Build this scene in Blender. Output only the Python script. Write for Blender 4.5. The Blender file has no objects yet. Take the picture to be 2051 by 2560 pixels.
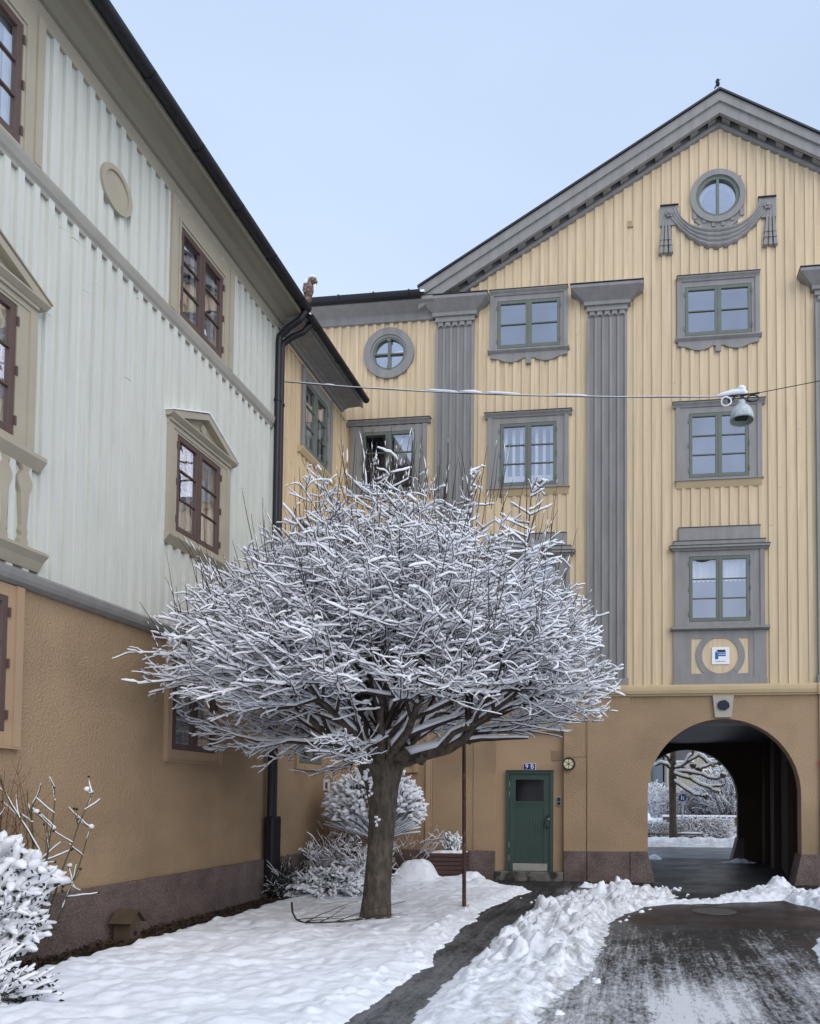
import bpy, bmesh, math, random
import numpy as np
from mathutils import Vector, Matrix, noise as mnoise
PI = math.pi
random.seed(4)
scene = bpy.context.scene
col = scene.collection

# ------------------------------------------------------------ camera
cam_d = bpy.data.cameras.new('camera'); cam = bpy.data.objects.new('camera', cam_d); col.objects.link(cam)
YAW, PITCH, ROLL = -0.11561, 0.03763, 0.003862
FPX, CXP, CYP, IW, IH = 1846.07, 1372.05, 1925.28, 2051.0, 2560.0
_f = Vector((math.sin(YAW)*math.cos(PITCH), math.cos(YAW)*math.cos(PITCH), math.sin(PITCH)))
_r0 = Vector((math.cos(YAW), -math.sin(YAW), 0)); _u0 = _r0.cross(_f)
_r = math.cos(ROLL)*_r0 + math.sin(ROLL)*_u0; _u = -math.sin(ROLL)*_r0 + math.cos(ROLL)*_u0
_m = Matrix((( _r.x, _u.x, -_f.x, 0), (_r.y, _u.y, -_f.y, 0), (_r.z, _u.z, -_f.z, 1.67), (0, 0, 0, 1)))
cam.matrix_world = _m
cam_d.sensor_fit = 'AUTO'; cam_d.sensor_width = 36.0; cam_d.lens = FPX/IH*36.0
cam_d.shift_x = (IW/2 - CXP)/IH; cam_d.shift_y = (CYP - IH/2)/IH
cam_d.clip_start = 0.1; cam_d.clip_end = 3000
scene.camera = cam

# ------------------------------------------------------------ world, sun, exposure
SUN_EL, SUN_AZ = 38, 132          # degrees; azimuth measured clockwise from +Y: behind the camera
w = bpy.data.worlds.new('World'); scene.world = w; w.use_nodes = True
nt = w.node_tree; nt.nodes.clear()
def N(t, **k):
    n = nt.nodes.new(t)
    for a, v in k.items(): setattr(n, a, v)
    return n
out = N('ShaderNodeOutputWorld'); bg = N('ShaderNodeBackground'); bg.inputs[1].default_value = 0.12
sky = N('ShaderNodeTexSky', sky_type='NISHITA', sun_disc=False, sun_elevation=math.radians(SUN_EL), sun_rotation=math.radians(SUN_AZ), air_density=1.0, dust_density=2.0, ozone_density=1.5)
tc = N('ShaderNodeTexCoord'); sep = N('ShaderNodeSeparateXYZ'); nt.links.new(tc.outputs['Generated'], sep.inputs[0])
ramp = N('ShaderNodeValToRGB')     # thin high cloud veil: colour by elevation
e = ramp.color_ramp.elements
e[0].position = 0.0; e[0].color = (0.78, 0.84, 0.92, 1); e[1].position = 0.85; e[1].color = (0.43, 0.55, 0.74, 1)
k = ramp.color_ramp.elements.new(0.35); k.color = (0.58, 0.69, 0.86, 1)
nt.links.new(sep.outputs[2], ramp.inputs[0])
mul = N('ShaderNodeVectorMath', operation='SCALE'); mul.inputs[3].default_value = 1/0.12
nt.links.new(ramp.outputs[0], mul.inputs[0])
mp = N('ShaderNodeMapping'); mp.inputs['Scale'].default_value = (1, 1, 2.5); nt.links.new(tc.outputs['Generated'], mp.inputs[0])
nz = N('ShaderNodeTexNoise'); nz.inputs['Scale'].default_value = 1.6; nz.inputs['Detail'].default_value = 3; nt.links.new(mp.outputs[0], nz.inputs['Vector'])
mr = N('ShaderNodeMapRange'); mr.inputs[1].default_value = .3; mr.inputs[2].default_value = .7; mr.inputs[3].default_value = .80; mr.inputs[4].default_value = .97
nt.links.new(nz.outputs[0], mr.inputs[0])
mx = N('ShaderNodeMix', data_type='RGBA'); nt.links.new(mr.outputs[0], mx.inputs[0]); nt.links.new(sky.outputs[0], mx.inputs[6]); nt.links.new(mul.outputs[0], mx.inputs[7])
nt.links.new(mx.outputs[2], bg.inputs[0]); nt.links.new(bg.outputs[0], out.inputs[0])
sd = bpy.data.lights.new('sun', 'SUN'); sd.energy = 1.15; sd.angle = math.radians(60); sd.color = (1.0, .93, .84)
so = bpy.data.objects.new('sun', sd); col.objects.link(so)
_d = Vector((math.sin(math.radians(SUN_AZ))*math.cos(math.radians(SUN_EL)), math.cos(math.radians(SUN_AZ))*math.cos(math.radians(SUN_EL)), math.sin(math.radians(SUN_EL))))
so.rotation_euler = _d.to_track_quat('Z', 'Y').to_euler()
vs = scene.view_settings; vs.view_transform = 'Standard'; vs.look = 'None'; vs.exposure = 0.45; vs.gamma = 1.0; vs.use_curve_mapping = False
scene.render.engine = 'CYCLES'; scene.cycles.max_bounces = 8; scene.cycles.transparent_max_bounces = 12

# ------------------------------------------------------------ materials
def srgb(r, g, b):
    f = lambda c: (c/255/12.92) if c/255 <= .04045 else ((c/255+.055)/1.055)**2.4
    return (f(r), f(g), f(b), 1)
def mat(name, c, rough=.7, var=.12, vscale=3.0, bump=0.0, bscale=60.0, bdist=.01, c2=None, mask=(.45, .6), mscale=8.0, metal=0.0, spec=.4, stretch=(1, 1, 1), mstretch=(1, 1, 1), detail=6, mdetail=6, emit=None):
    m = bpy.data.materials.new(name); m.use_nodes = True; t = m.node_tree; b = t.nodes['Principled BSDF']
    b.inputs['Roughness'].default_value = rough; b.inputs['Metallic'].default_value = metal; b.inputs['Specular IOR Level'].default_value = spec
    L = t.links.new
    tc = t.nodes.new('ShaderNodeTexCoord')
    def nzn(scale, st, det):
        mp = t.nodes.new('ShaderNodeMapping'); mp.inputs['Scale'].default_value = st; L(tc.outputs['Object'], mp.inputs[0])
        n = t.nodes.new('ShaderNodeTexNoise'); n.inputs['Scale'].default_value = scale; n.inputs['Detail'].default_value = det; L(mp.outputs[0], n.inputs['Vector']); return n
    n1 = nzn(vscale, stretch, detail)
    r = t.nodes.new('ShaderNodeMapRange'); r.inputs[1].default_value = .25; r.inputs[2].default_value = .75; r.inputs[3].default_value = 1-var; r.inputs[4].default_value = 1+var
    L(n1.outputs[0], r.inputs[0])
    base = t.nodes.new('ShaderNodeRGB'); base.outputs[0].default_value = (*c[:3], 1); src = base.outputs[0]
    if c2 is not None:
        n2 = nzn(mscale, mstretch, mdetail)
        r2 = t.nodes.new('ShaderNodeMapRange'); r2.inputs[1].default_value = mask[0]; r2.inputs[2].default_value = mask[1]; L(n2.outputs[0], r2.inputs[0])
        m2 = t.nodes.new('ShaderNodeMix'); m2.data_type = 'RGBA'; L(r2.outputs[0], m2.inputs[0]); L(src, m2.inputs[6]); m2.inputs[7].default_value = (*c2[:3], 1); src = m2.outputs[2]
    vm = t.nodes.new('ShaderNodeVectorMath'); vm.operation = 'SCALE'; L(src, vm.inputs[0]); L(r.outputs[0], vm.inputs[3]); L(vm.outputs[0], b.inputs['Base Color'])
    if bump:
        n3 = nzn(bscale, stretch, 5); bp = t.nodes.new('ShaderNodeBump'); bp.inputs['Strength'].default_value = bump; bp.inputs['Distance'].default_value = bdist
        L(n3.outputs[0], bp.inputs['Height']); L(bp.outputs[0], b.inputs['Normal'])
    if emit: b.inputs['Emission Color'].default_value = (*emit[:3], 1); b.inputs['Emission Strength'].default_value = 1
    return m
def rgb(r, g, b): return (r, g, b, 1)
M = {}
M['yellow'] = mat('yellow_paint', rgb(.64, .50, .325), .65, .13, 2.5, .3, 40, .004, stretch=(6, 6, .25), c2=rgb(.53, .41, .26), mask=(.5, .8), mscale=4, mstretch=(5, 5, .25))
M['yellow_trim'] = mat('yellow_trim_paint', rgb(.59, .45, .265), .6, .08, 2.0, .15, 30, .003)
M['grey'] = mat('grey_paint', rgb(.25, .24, .23), .6, .14, 2.5, .3, 30, .004, stretch=(3, 3, .6))
M['white'] = mat('white_paint', rgb(.61, .62, .57), .6, .05, 2.5, .3, 60, .004, stretch=(3, 5, .6), c2=rgb(.56, .555, .51), mask=(.5, .8), mscale=4, mstretch=(5, 6, .25))
M['beige'] = mat('beige_paint', rgb(.40, .355, .275), .6, .08, 2.0, .2, 30, .004)
M['soffit'] = mat('soffit_paint', rgb(.26, .235, .175), .7, .10, 2.0, .2, 20, .004, stretch=(6, .5, 1))
M['stucco'] = mat('ochre_stucco', rgb(.385, .265, .162), .9, .13, .5, .9, 46, .02, c2=rgb(.27, .19, .115), mask=(.45, .75), mscale=.9, mdetail=9)
M['stucco_smooth'] = mat('smooth_ochre_render', rgb(.395, .272, .17), .9, .07, 1.2, .25, 60, .006)
M['granite'] = mat('pink_granite', rgb(.118, .084, .074), .85, .35, 3, .9, 35, .02, c2=rgb(.20, .155, .15), mask=(.42, .72), mscale=45)
M['greystone'] = mat('grey_stone', rgb(.14, .13, .115), .85, .35, 6, .6, 40, .01, c2=rgb(.03, .03, .028), mask=(.5, .62), mscale=5)
M['keystone'] = mat('keystone_paint', rgb(.42, .39, .33), .8, .06, 3, .2, 60, .004)
M['black'] = mat('black_metal', rgb(.012, .012, .017), .45, .2, 5, .1, 30, .003)
M['slate'] = mat('dark_roofing', rgb(.03, .03, .035), .5, .2, 5)
M['maroon'] = mat('maroon_paint', rgb(.108, .068, .060), .5, .08, 4)
M['green'] = mat('green_grey_paint', rgb(.135, .155, .13), .5, .08, 4)
M['door'] = mat('door_green_paint', rgb(.038, .068, .056), .5, .08, 3)
M['steel'] = mat('brushed_steel', rgb(.42, .40, .37), .4, .08, 8, metal=.6)
M['whitewood'] = mat('white_sash_paint', rgb(.72, .74, .75), .5, .04, 4)
M['curtain'] = mat('white_curtain', rgb(.80, .82, .84), .9, .08, 2, stretch=(12, 12, .6))
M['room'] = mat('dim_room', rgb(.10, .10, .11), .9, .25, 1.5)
M['amber'] = mat('stained_glass_border', rgb(.45, .34, .06), .5, .3, 30)
M['bark'] = mat('rough_bark', rgb(.105, .085, .066), .95, .45, 16, 1.0, 30, .03, c2=rgb(.05, .04, .03), mask=(.35, .8), mscale=22, stretch=(1, 1, .45), mstretch=(1, 1, .3))
M['twig'] = mat('twig_bark', rgb(.050, .034, .025), .9, .3, 9)
M['twigred'] = mat('red_brown_twigs', rgb(.13, .045, .03), .9, .3, 9)
M['twiggreen'] = mat('olive_twigs', rgb(.075, .075, .035), .9, .3, 9)
M['leaf'] = mat('dark_evergreen_leaf', rgb(.018, .028, .015), .8, .4, 9)
M['snow'] = mat('fresh_snow', rgb(.93, .94, .98), .85, .02, 3, .35, 50, .008, spec=.25)
M['brownwood'] = mat('brown_stained_wood', rgb(.075, .042, .035), .75, .2, 6, .3, 30, .004, stretch=(.6, 3, 6))
M['oldwood'] = mat('weathered_wood', rgb(.085, .06, .038), .85, .25, 8, .3, 30, .004)
M['rustred'] = mat('dark_red_iron', rgb(.060, .020, .017), .6, .4, 9, c2=rgb(.10, .07, .06), mask=(.55, .65), mscale=14)
M['zinc'] = mat('zinc', rgb(.50, .54, .55), .5, .25, 9, metal=.15, c2=rgb(.27, .30, .31), mask=(.5, .65), mscale=9)
M['lampglass'] = mat('milky_glass', rgb(.72, .66, .45), .4, .05, 5)
M['blue'] = mat('blue_enamel', rgb(.010, .022, .17), .35, .05, 5)
M['enamel'] = mat('white_enamel', rgb(.82, .83, .84), .35, .03, 5)
M['navy'] = mat('navy_paint', rgb(.008, .010, .03), .5, .1, 5)
M['logoblue'] = mat('logo_blue', rgb(.02, .12, .36), .4, .05, 5)
M['red'] = mat('red_enamel', rgb(.45, .01, .012), .4, .05, 5)
M['orange'] = mat('orange_sticker', rgb(.75, .32, .02), .5, .05, 5)
M['soil'] = mat('bare_soil', rgb(.020, .016, .012), .95, .6, 8, 1.0, 25, .04, c2=rgb(.075, .05, .03), mask=(.55, .65), mscale=22)
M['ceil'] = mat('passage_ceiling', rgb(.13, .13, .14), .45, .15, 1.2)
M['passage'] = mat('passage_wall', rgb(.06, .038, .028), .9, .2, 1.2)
M['farbeige'] = mat('distant_beige_paint', rgb(.42, .385, .32), .8, .1, 3, stretch=(4, 4, .4))
M['farstone'] = mat('distant_stone', rgb(.13, .105, .085), .9, .3, 4)
M['conifer'] = mat('conifer_needles', rgb(.05, .06, .05), .9, .4, 9)
M['birdblack'] = mat('black_feathers', rgb(.008, .008, .012), .6, .2, 9)
M['terracotta'] = mat('weathered_terracotta', rgb(.13, .075, .06), .9, .4, 25, .5, 60, .01, c2=rgb(.25, .20, .16), mask=(.5, .6), mscale=30)

def glass_mat(name, refl, tint, transp=(1, 1, 1)):
    m = bpy.data.materials.new(name); m.use_nodes = True; t = m.node_tree; t.nodes.clear(); L = t.links.new
    o = t.nodes.new('ShaderNodeOutputMaterial'); g = t.nodes.new('ShaderNodeBsdfGlossy'); g.inputs['Roughness'].default_value = .015; g.inputs['Color'].default_value = (*tint, 1)
    tr = t.nodes.new('ShaderNodeBsdfTransparent'); tr.inputs[0].default_value = (*transp, 1)
    x = t.nodes.new('ShaderNodeMixShader'); tc = t.nodes.new('ShaderNodeTexCoord'); n = t.nodes.new('ShaderNodeTexNoise'); n.inputs['Scale'].default_value = 1.3; L(tc.outputs['Object'], n.inputs['Vector'])
    r = t.nodes.new('ShaderNodeMapRange'); r.inputs[3].default_value = refl*.8; r.inputs[4].default_value = refl*1.2; L(n.outputs[0], r.inputs[0]); L(r.outputs[0], x.inputs[0])
    n2 = t.nodes.new('ShaderNodeTexNoise'); n2.inputs['Scale'].default_value = 2.2; L(tc.outputs['Object'], n2.inputs['Vector'])
    bp = t.nodes.new('ShaderNodeBump'); bp.inputs['Strength'].default_value = .05; bp.inputs['Distance'].default_value = .05; L(n2.outputs[0], bp.inputs['Height']); L(bp.outputs[0], g.inputs['Normal'])
    L(tr.outputs[0], x.inputs[1]); L(g.outputs[0], x.inputs[2]); L(x.outputs[0], o.inputs[0]); return m
M['glass'] = glass_mat('window_glass', .42, (.80, .82, .92))
M['glass_side'] = glass_mat('side_window_glass', .5, (.9, .92, 1.0))
M['darkglass'] = mat('dark_door_glass', rgb(.006, .006, .008), .12, .3, 6, spec=.35)

def asphalt_mat():
    m = bpy.data.materials.new('wet_asphalt_with_ice'); m.use_nodes = True; t = m.node_tree; b = t.nodes['Principled BSDF']; L = t.links.new
    tc = t.nodes.new('ShaderNodeTexCoord'); sp = t.nodes.new('ShaderNodeSeparateXYZ'); L(tc.outputs['Object'], sp.inputs[0])
    def nz(scale, st, det=8, rough=.6, dist=0):
        mp = t.nodes.new('ShaderNodeMapping'); mp.inputs['Scale'].default_value = st; L(tc.outputs['Object'], mp.inputs[0])
        n = t.nodes.new('ShaderNodeTexNoise'); n.inputs['Scale'].default_value = scale; n.inputs['Detail'].default_value = det; n.inputs['Roughness'].default_value = rough; n.inputs['Distortion'].default_value = dist
        L(mp.outputs[0], n.inputs['Vector']); return n.outputs[0]
    def mr(v, a, b_, c=0, d=1):
        r = t.nodes.new('ShaderNodeMapRange'); r.inputs[1].default_value = a; r.inputs[2].default_value = b_; r.inputs[3].default_value = c; r.inputs[4].default_value = d; L(v, r.inputs[0]); return r.outputs[0]
    def math_(op, a, b_):
        n = t.nodes.new('ShaderNodeMath'); n.operation = op
        for i, v in enumerate((a, b_)):
            if isinstance(v, (int, float)): n.inputs[i].default_value = v
            else: L(v, n.inputs[i])
        return n.outputs[0]
    def mix(f, a, b_):
        n = t.nodes.new('ShaderNodeMix'); n.data_type = 'RGBA'; L(f, n.inputs[0])
        for i, v in ((6, a), (7, b_)):
            if isinstance(v, tuple): n.inputs[i].default_value = v
            else: L(v, n.inputs[i])
        return n.outputs[2]
    fine = nz(90, (1, 1, 1), 3)
    base = mix(mr(fine, .3, .7), (.013, .013, .014, 1), (.040, .038, .037, 1))
    brown = mix(mr(fine, .3, .7), (.022, .015, .013, 1), (.055, .036, .031, 1))
    # older reddish tarmac apron in front of the passage
    band = math_('MULTIPLY', mr(math_('ADD', sp.outputs[1], mr(nz(.6, (1, 1, 1)), 0, 1, -.5, .5)), 9.8, 10.0), mr(sp.outputs[1], 12.6, 12.4))
    base = mix(band, base, brown)
    band = math_('MULTIPLY', band, mr(sp.outputs[0], -1.4, -.6)); base = mix(mr(fine, .3, .7), (.013, .013, .014, 1), (.040, .038, .037, 1)); base = mix(band, base, brown)
    # packed snow film: streaks along the drive and patches
    st = nz(5.0, (2.2, .10, 1), 9, .74, .25)
    pt = nz(1.9, (1, .6, 1), 10, .78, .6)
    gr = nz(26, (1, .45, 1), 7, .78)
    near = mr(sp.outputs[1], 10.8, 6.5, 0, .13)
    edge = mr(sp.outputs[0], .25, -.6, 0, .12)
    # packed snow left between the wheel tracks near the camera
    px = math_('MULTIPLY', mr(math_('ADD', sp.outputs[0], mr(pt, .3, .7, -.25, .25)), .02, .25), mr(math_('ADD', sp.outputs[0], mr(pt, .3, .7, -.25, .25)), 1.05, .85))
    pk = math_('MULTIPLY', px, mr(math_('ADD', sp.outputs[1], mr(pt, .3, .7, -.9, .9)), 7.1, 6.3, 0, .17))
    tr_ = math_('MULTIPLY', mr(math_('ABSOLUTE', math_('SUBTRACT', sp.outputs[0], .38), 0), .22, .05), mr(sp.outputs[1], 10, 7, 0, .05))
    tr2 = math_('MULTIPLY', mr(math_('ABSOLUTE', math_('SUBTRACT', sp.outputs[0], 1.55), 0), .32, .08), mr(sp.outputs[1], 10, 8, 0, .06))
    v = math_('ADD', math_('MULTIPLY', st, .50), math_('MULTIPLY', pt, .50))
    v = math_('ADD', v, math_('MULTIPLY', math_('SUBTRACT', gr, .5), .60))
    for q in (near, edge, pk, tr_, tr2): v = math_('ADD', v, q)
    v = math_('SUBTRACT', v, math_('MULTIPLY', band, .10))
    film = mr(v, .58, .80)
    film = math_('MULTIPLY', film, mr(sp.outputs[0], -1.45, -1.2, .25, 1))
    film = math_('MULTIPLY', film, mr(sp.outputs[1], 14.0, 12.8, .3, 1))
    c = mix(film, base, (.66, .67, .69, 1))
    L(c, b.inputs['Base Color'])
    wet = math_('ADD', mr(nz(.9, (1, 1, 1), 4), .4, .6, .30, .5), mr(sp.outputs[0], -1.2, -1.5, 0, .3))
    rr = math_('ADD', wet, math_('MULTIPLY', film, .4)); L(rr, b.inputs['Roughness'])
    b.inputs['Specular IOR Level'].default_value = .2
    bp = t.nodes.new('ShaderNodeBump'); bp.inputs['Strength'].default_value = .7; bp.inputs['Distance'].default_value = .01
    L(math_('ADD', math_('MULTIPLY', fine, .6), math_('MULTIPLY', film, 1.5)), bp.inputs['Height']); L(bp.outputs[0], b.inputs['Normal'])
    return m
M['asphalt'] = asphalt_mat()
def soft_snow():                    # snow on twigs lets some light through
    m = M['snow']; t = m.node_tree; b = t.nodes['Principled BSDF']; o = t.nodes['Material Output']; x = t.nodes.new('ShaderNodeMixShader'); tr = t.nodes.new('ShaderNodeBsdfTranslucent')
    tr.inputs[0].default_value = (.97, .97, .98, 1); x.inputs[0].default_value = .12
    t.links.new(b.outputs[0], x.inputs[1]); t.links.new(tr.outputs[0], x.inputs[2]); t.links.new(x.outputs[0], o.inputs[0])
soft_snow()
def ground_snow_mat():
    m = bpy.data.materials.new('ground_snow'); m.use_nodes = True; t = m.node_tree; b = t.nodes['Principled BSDF']; L = t.links.new
    at = t.nodes.new('ShaderNodeAttribute'); at.attribute_name = 'dirt'
    tc = t.nodes.new('ShaderNodeTexCoord'); n = t.nodes.new('ShaderNodeTexNoise'); n.inputs['Scale'].default_value = 7; n.inputs['Detail'].default_value = 8; n.inputs['Roughness'].default_value = .7; L(tc.outputs['Object'], n.inputs['Vector'])
    a = t.nodes.new('ShaderNodeMapRange'); a.inputs[1].default_value = .38; a.inputs[2].default_value = .70; L(n.outputs[0], a.inputs[0])
    mu = t.nodes.new('ShaderNodeMath'); mu.operation = 'MULTIPLY'; L(a.outputs[0], mu.inputs[0]); L(at.outputs['Fac'], mu.inputs[1])
    x = t.nodes.new('ShaderNodeMix'); x.data_type = 'RGBA'; L(mu.outputs[0], x.inputs[0]); x.inputs[6].default_value = (.845, .87, .93, 1); x.inputs[7].default_value = (.30, .285, .26, 1); L(x.outputs[2], b.inputs['Base Color'])
    b.inputs['Roughness'].default_value = .8; b.inputs['Specular IOR Level'].default_value = .25
    n2 = t.nodes.new('ShaderNodeTexNoise'); n2.inputs['Scale'].default_value = 70; n2.inputs['Detail'].default_value = 4; L(tc.outputs['Object'], n2.inputs['Vector'])
    bp = t.nodes.new('ShaderNodeBump'); bp.inputs['Strength'].default_value = .5; bp.inputs['Distance'].default_value = .008; L(n2.outputs[0], bp.inputs['Height']); L(bp.outputs[0], b.inputs['Normal'])
    return m
M['gsnow'] = ground_snow_mat()

# ------------------------------------------------------------ object helpers
def tag(o, label=None, cat=None, group=None, kind=None):
    if label: o['label'] = label
    if cat: o['category'] = cat
    if group: o['group'] = group
    if kind: o['kind'] = kind
    return o
def empty(name, loc, label, cat, group=None):
    o = bpy.data.objects.new(name, None); o.location = loc; o.empty_display_size = .2; col.objects.link(o); return tag(o, label, cat, group)
def link(name, me, m, parent=None, smooth=False):
    o = bpy.data.objects.new(name, me); col.objects.link(o)
    if m is not None and len(me.materials) == 0: me.materials.append(m)
    if parent is not None:
        o.parent = parent; p = Vector((0, 0, 0)); q = parent
        while q is not None: p += q.location; q = q.parent
        o.location = -p                       # meshes are written in world coordinates
    if smooth: me.polygons.foreach_set('use_smooth', [True]*len(me.polygons))
    return o
FAC = lambda u, z, n: (u, 14.8-n, z)            # gabled front: u = X
LW = lambda u, z, n: (-6.05+n, u, z)            # left wing: u = Y
ID = lambda x, y, z: (x, y, z)
class MB:
    def __init__(s, F=ID): s.v = []; s.f = []; s.F = F
    def add(s, vs, fs):
        b = len(s.v); s.v += [s.F(*p) for p in vs]; s.f += [[b+i for i in f] for f in fs]; return s
    def box(s, a0, a1, z0, z1, n0, n1):         # in (u, z, n) order for walls
        return s.add([(a0, z0, n0), (a1, z0, n0), (a1, z1, n0), (a0, z1, n0), (a0, z0, n1), (a1, z0, n1), (a1, z1, n1), (a0, z1, n1)],
                     [[0, 1, 2, 3], [4, 5, 6, 7], [0, 1, 5, 4], [1, 2, 6, 5], [2, 3, 7, 6], [3, 0, 4, 7]])
    def xyz(s, x0, x1, y0, y1, z0, z1):         # plain box with F = ID
        return s.add([(x0, y0, z0), (x1, y0, z0), (x1, y1, z0), (x0, y1, z0), (x0, y0, z1), (x1, y0, z1), (x1, y1, z1), (x0, y1, z1)],
                     [[0, 1, 2, 3], [4, 5, 6, 7], [0, 1, 5, 4], [1, 2, 6, 5], [2, 3, 7, 6], [3, 0, 4, 7]])
    def prism(s, poly, n0, n1):                 # poly in (u, z)
        k = len(poly)
        return s.add([(u, z, n0) for u, z in poly]+[(u, z, n1) for u, z in poly],
                     [list(range(k)), list(range(k, 2*k))]+[[i, (i+1) % k, k+(i+1) % k, k+i] for i in range(k)])
    def extr(s, prof, u0, u1):                  # prof in (z, n), swept along u
        k = len(prof)
        return s.add([(u0, z, n) for z, n in prof]+[(u1, z, n) for z, n in prof],
                     [list(range(k)), list(range(k, 2*k))]+[[i, (i+1) % k, k+(i+1) % k, k+i] for i in range(k)])
    def ring(s, cu, cz, r0, r1, n0, n1, k=48, a0=0, a1=2*PI):
        full = abs(a1-a0-2*PI) < 1e-6; m = k if full else k+1
        vs = []
        for i in range(m):
            a = a0+(a1-a0)*i/k; c, sn = math.cos(a), math.sin(a)
            for r, n in ((r0, n0), (r1, n0), (r1, n1), (r0, n1)): vs.append((cu+r*c, cz+r*sn, n))
        fs = []
        for i in range(k):
            a, b = 4*i, 4*((i+1) % m)
            for j in range(4): fs.append([a+j, a+(j+1) % 4, b+(j+1) % 4, b+j])
        if not full: fs += [[0, 1, 2, 3], [4*k, 4*k+1, 4*k+2, 4*k+3]]
        return s.add(vs, fs)
    def disc(s, cu, cz, r, n0, n1, k=32): return s.prism([(cu+r*math.cos(2*PI*i/k), cz+r*math.sin(2*PI*i/k)) for i in range(k)], n0, n1)
    def tube(s, pts, r, k=8):
        pts = [Vector(p) for p in pts]; rs = r if isinstance(r, (list, tuple)) else [r]*len(pts)
        vs = []
        for i, p in enumerate(pts):
            t = (pts[min(i+1, len(pts)-1)]-pts[max(i-1, 0)]).normalized()
            a = t.cross(Vector((0, 0, 1)));  a = t.cross(Vector((0, 1, 0))) if a.length < .05 else a
            a.normalize(); b = a.cross(t)
            for j in range(k): vs.append(tuple(p+rs[i]*(math.cos(2*PI*j/k)*a+math.sin(2*PI*j/k)*b)))
        n = len(pts); fs = [[i*k+j, i*k+(j+1) % k, (i+1)*k+(j+1) % k, (i+1)*k+j] for i in range(n-1) for j in range(k)]
        return s.add(vs, fs+[list(range(k)), list(range((n-1)*k, n*k))])
    def lathe(s, c, prof, k=24, cap=True):                # prof (r, z) about vertical axis at c
        vs = [(c[0]+r*math.cos(2*PI*j/k), c[1]+r*math.sin(2*PI*j/k), c[2]+z) for r, z in prof for j in range(k)]
        n = len(prof); fs = [[i*k+j, i*k+(j+1) % k, (i+1)*k+(j+1) % k, (i+1)*k+j] for i in range(n-1) for j in range(k)]
        return s.add(vs, fs+([list(range(k)), list(range((n-1)*k, n*k))] if cap else []))
    def blob(s, c, r, seed=0, k=10, amp=.25):   # lumpy ellipsoid, r = (rx, ry, rz)
        vs = []; nr = k//2
        for i in range(nr+1):
            th = PI*i/nr
            for j in range(k):
                ph = 2*PI*j/k; d = Vector((math.sin(th)*math.cos(ph), math.sin(th)*math.sin(ph), math.cos(th)))
                q = 1+amp*mnoise.noise(d*1.7+Vector((seed*3.1, seed*1.7, seed)))
                vs.append((c[0]+r[0]*q*d.x, c[1]+r[1]*q*d.y, c[2]+r[2]*q*d.z))
        return s.add(vs, [[i*k+j, i*k+(j+1) % k, (i+1)*k+(j+1) % k, (i+1)*k+j] for i in range(nr) for j in range(k)])
    def build(s, name, m, parent=None, smooth=False, bevel=0):
        me = bpy.data.meshes.new(name); bm = bmesh.new()
        V = [bm.verts.new(p) for p in s.v]
        for f in s.f:
            try: bm.faces.new([V[i] for i in f])
            except ValueError: pass
        bmesh.ops.remove_doubles(bm, verts=bm.verts, dist=1e-6) if smooth else None
        bmesh.ops.recalc_face_normals(bm, faces=bm.faces); bm.to_mesh(me); bm.free()
        o = link(name, me, m, parent, smooth)
        if bevel:
            b = o.modifiers.new('bevel', 'BEVEL'); b.width = bevel; b.segments = 2; b.limit_method = 'ANGLE'
        return o

# ------------------------------------------------------------ ground
def sheet(name, x0, x1, y0, y1, z, m, kind='structure'):
    o = MB().add([(x0, y0, z), (x1, y0, z), (x1, y1, z), (x0, y1, z)], [[0, 1, 2, 3]]).build(name, m); tag(o, kind=kind); return o
far_ground_m = mat('far_snow_field', rgb(.8, .83, .88), .9, .04, 1)
tag(sheet('ground', -900, 900, -900, 900, -.02, far_ground_m), 'wide snow covered ground around the courtyard')
tag(sheet('courtyard_asphalt', -5.0, 8.5, -6, 22.6, 0, M['asphalt']), 'wet dark asphalt of the courtyard drive and narrow path with icy streaks')
tag(sheet('soil_bed', -6.2, -2.6, -6, 14.9, .004, M['soil']), 'dark bare soil bed along the ochre wall')

rng = np.random.default_rng(11)
def fbm(X, Y, scale, octv=4, gain=.5, seed=0, ridged=False):
    out_ = np.zeros_like(X); amp = 1.0; tot = 0; f = 1/scale
    for o in range(octv):
        r = np.random.default_rng(seed*101+o); T = r.random((256, 256))
        x = X*f+o*17.3+500; y = Y*f+o*9.1+500; xi = np.floor(x).astype(int); yi = np.floor(y).astype(int); fx = x-xi; fy = y-yi
        fx = fx*fx*(3-2*fx); fy = fy*fy*(3-2*fy)
        g = lambda a, b: T[a % 256, b % 256]
        v = (g(xi, yi)*(1-fx)+g(xi+1, yi)*fx)*(1-fy)+(g(xi, yi+1)*(1-fx)+g(xi+1, yi+1)*fx)*fy
        v = v*2-1
        if ridged: v = 1-2*np.abs(v)
        out_ += amp*v; tot += amp; amp *= gain; f *= 2
    return out_/tot
def sstep(a, b, x): t = np.clip((x-a)/(b-a), 0, 1); return t*t*(3-2*t)
def lump(X, Y, cell, seed, rad=.5):           # rounded clods
    r = np.random.default_rng(seed); J = r.random((128, 128, 3)); gx = np.floor(X/cell).astype(int); gy = np.floor(Y/cell).astype(int); best = np.zeros_like(X)
    for dx in (-1, 0, 1):
        for dy in (-1, 0, 1):
            a = gx+dx; b = gy+dy; j = J[a % 128, b % 128]
            px = (a+j[..., 0])*cell; py = (b+j[..., 1])*cell; rr = cell*rad*(.4+.9*j[..., 2])
            d2 = ((X-px)**2+(Y-py)**2)/rr**2
            best = np.maximum(best, np.sqrt(np.clip(1-d2, 0, 1))*rr)
    return best
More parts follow.
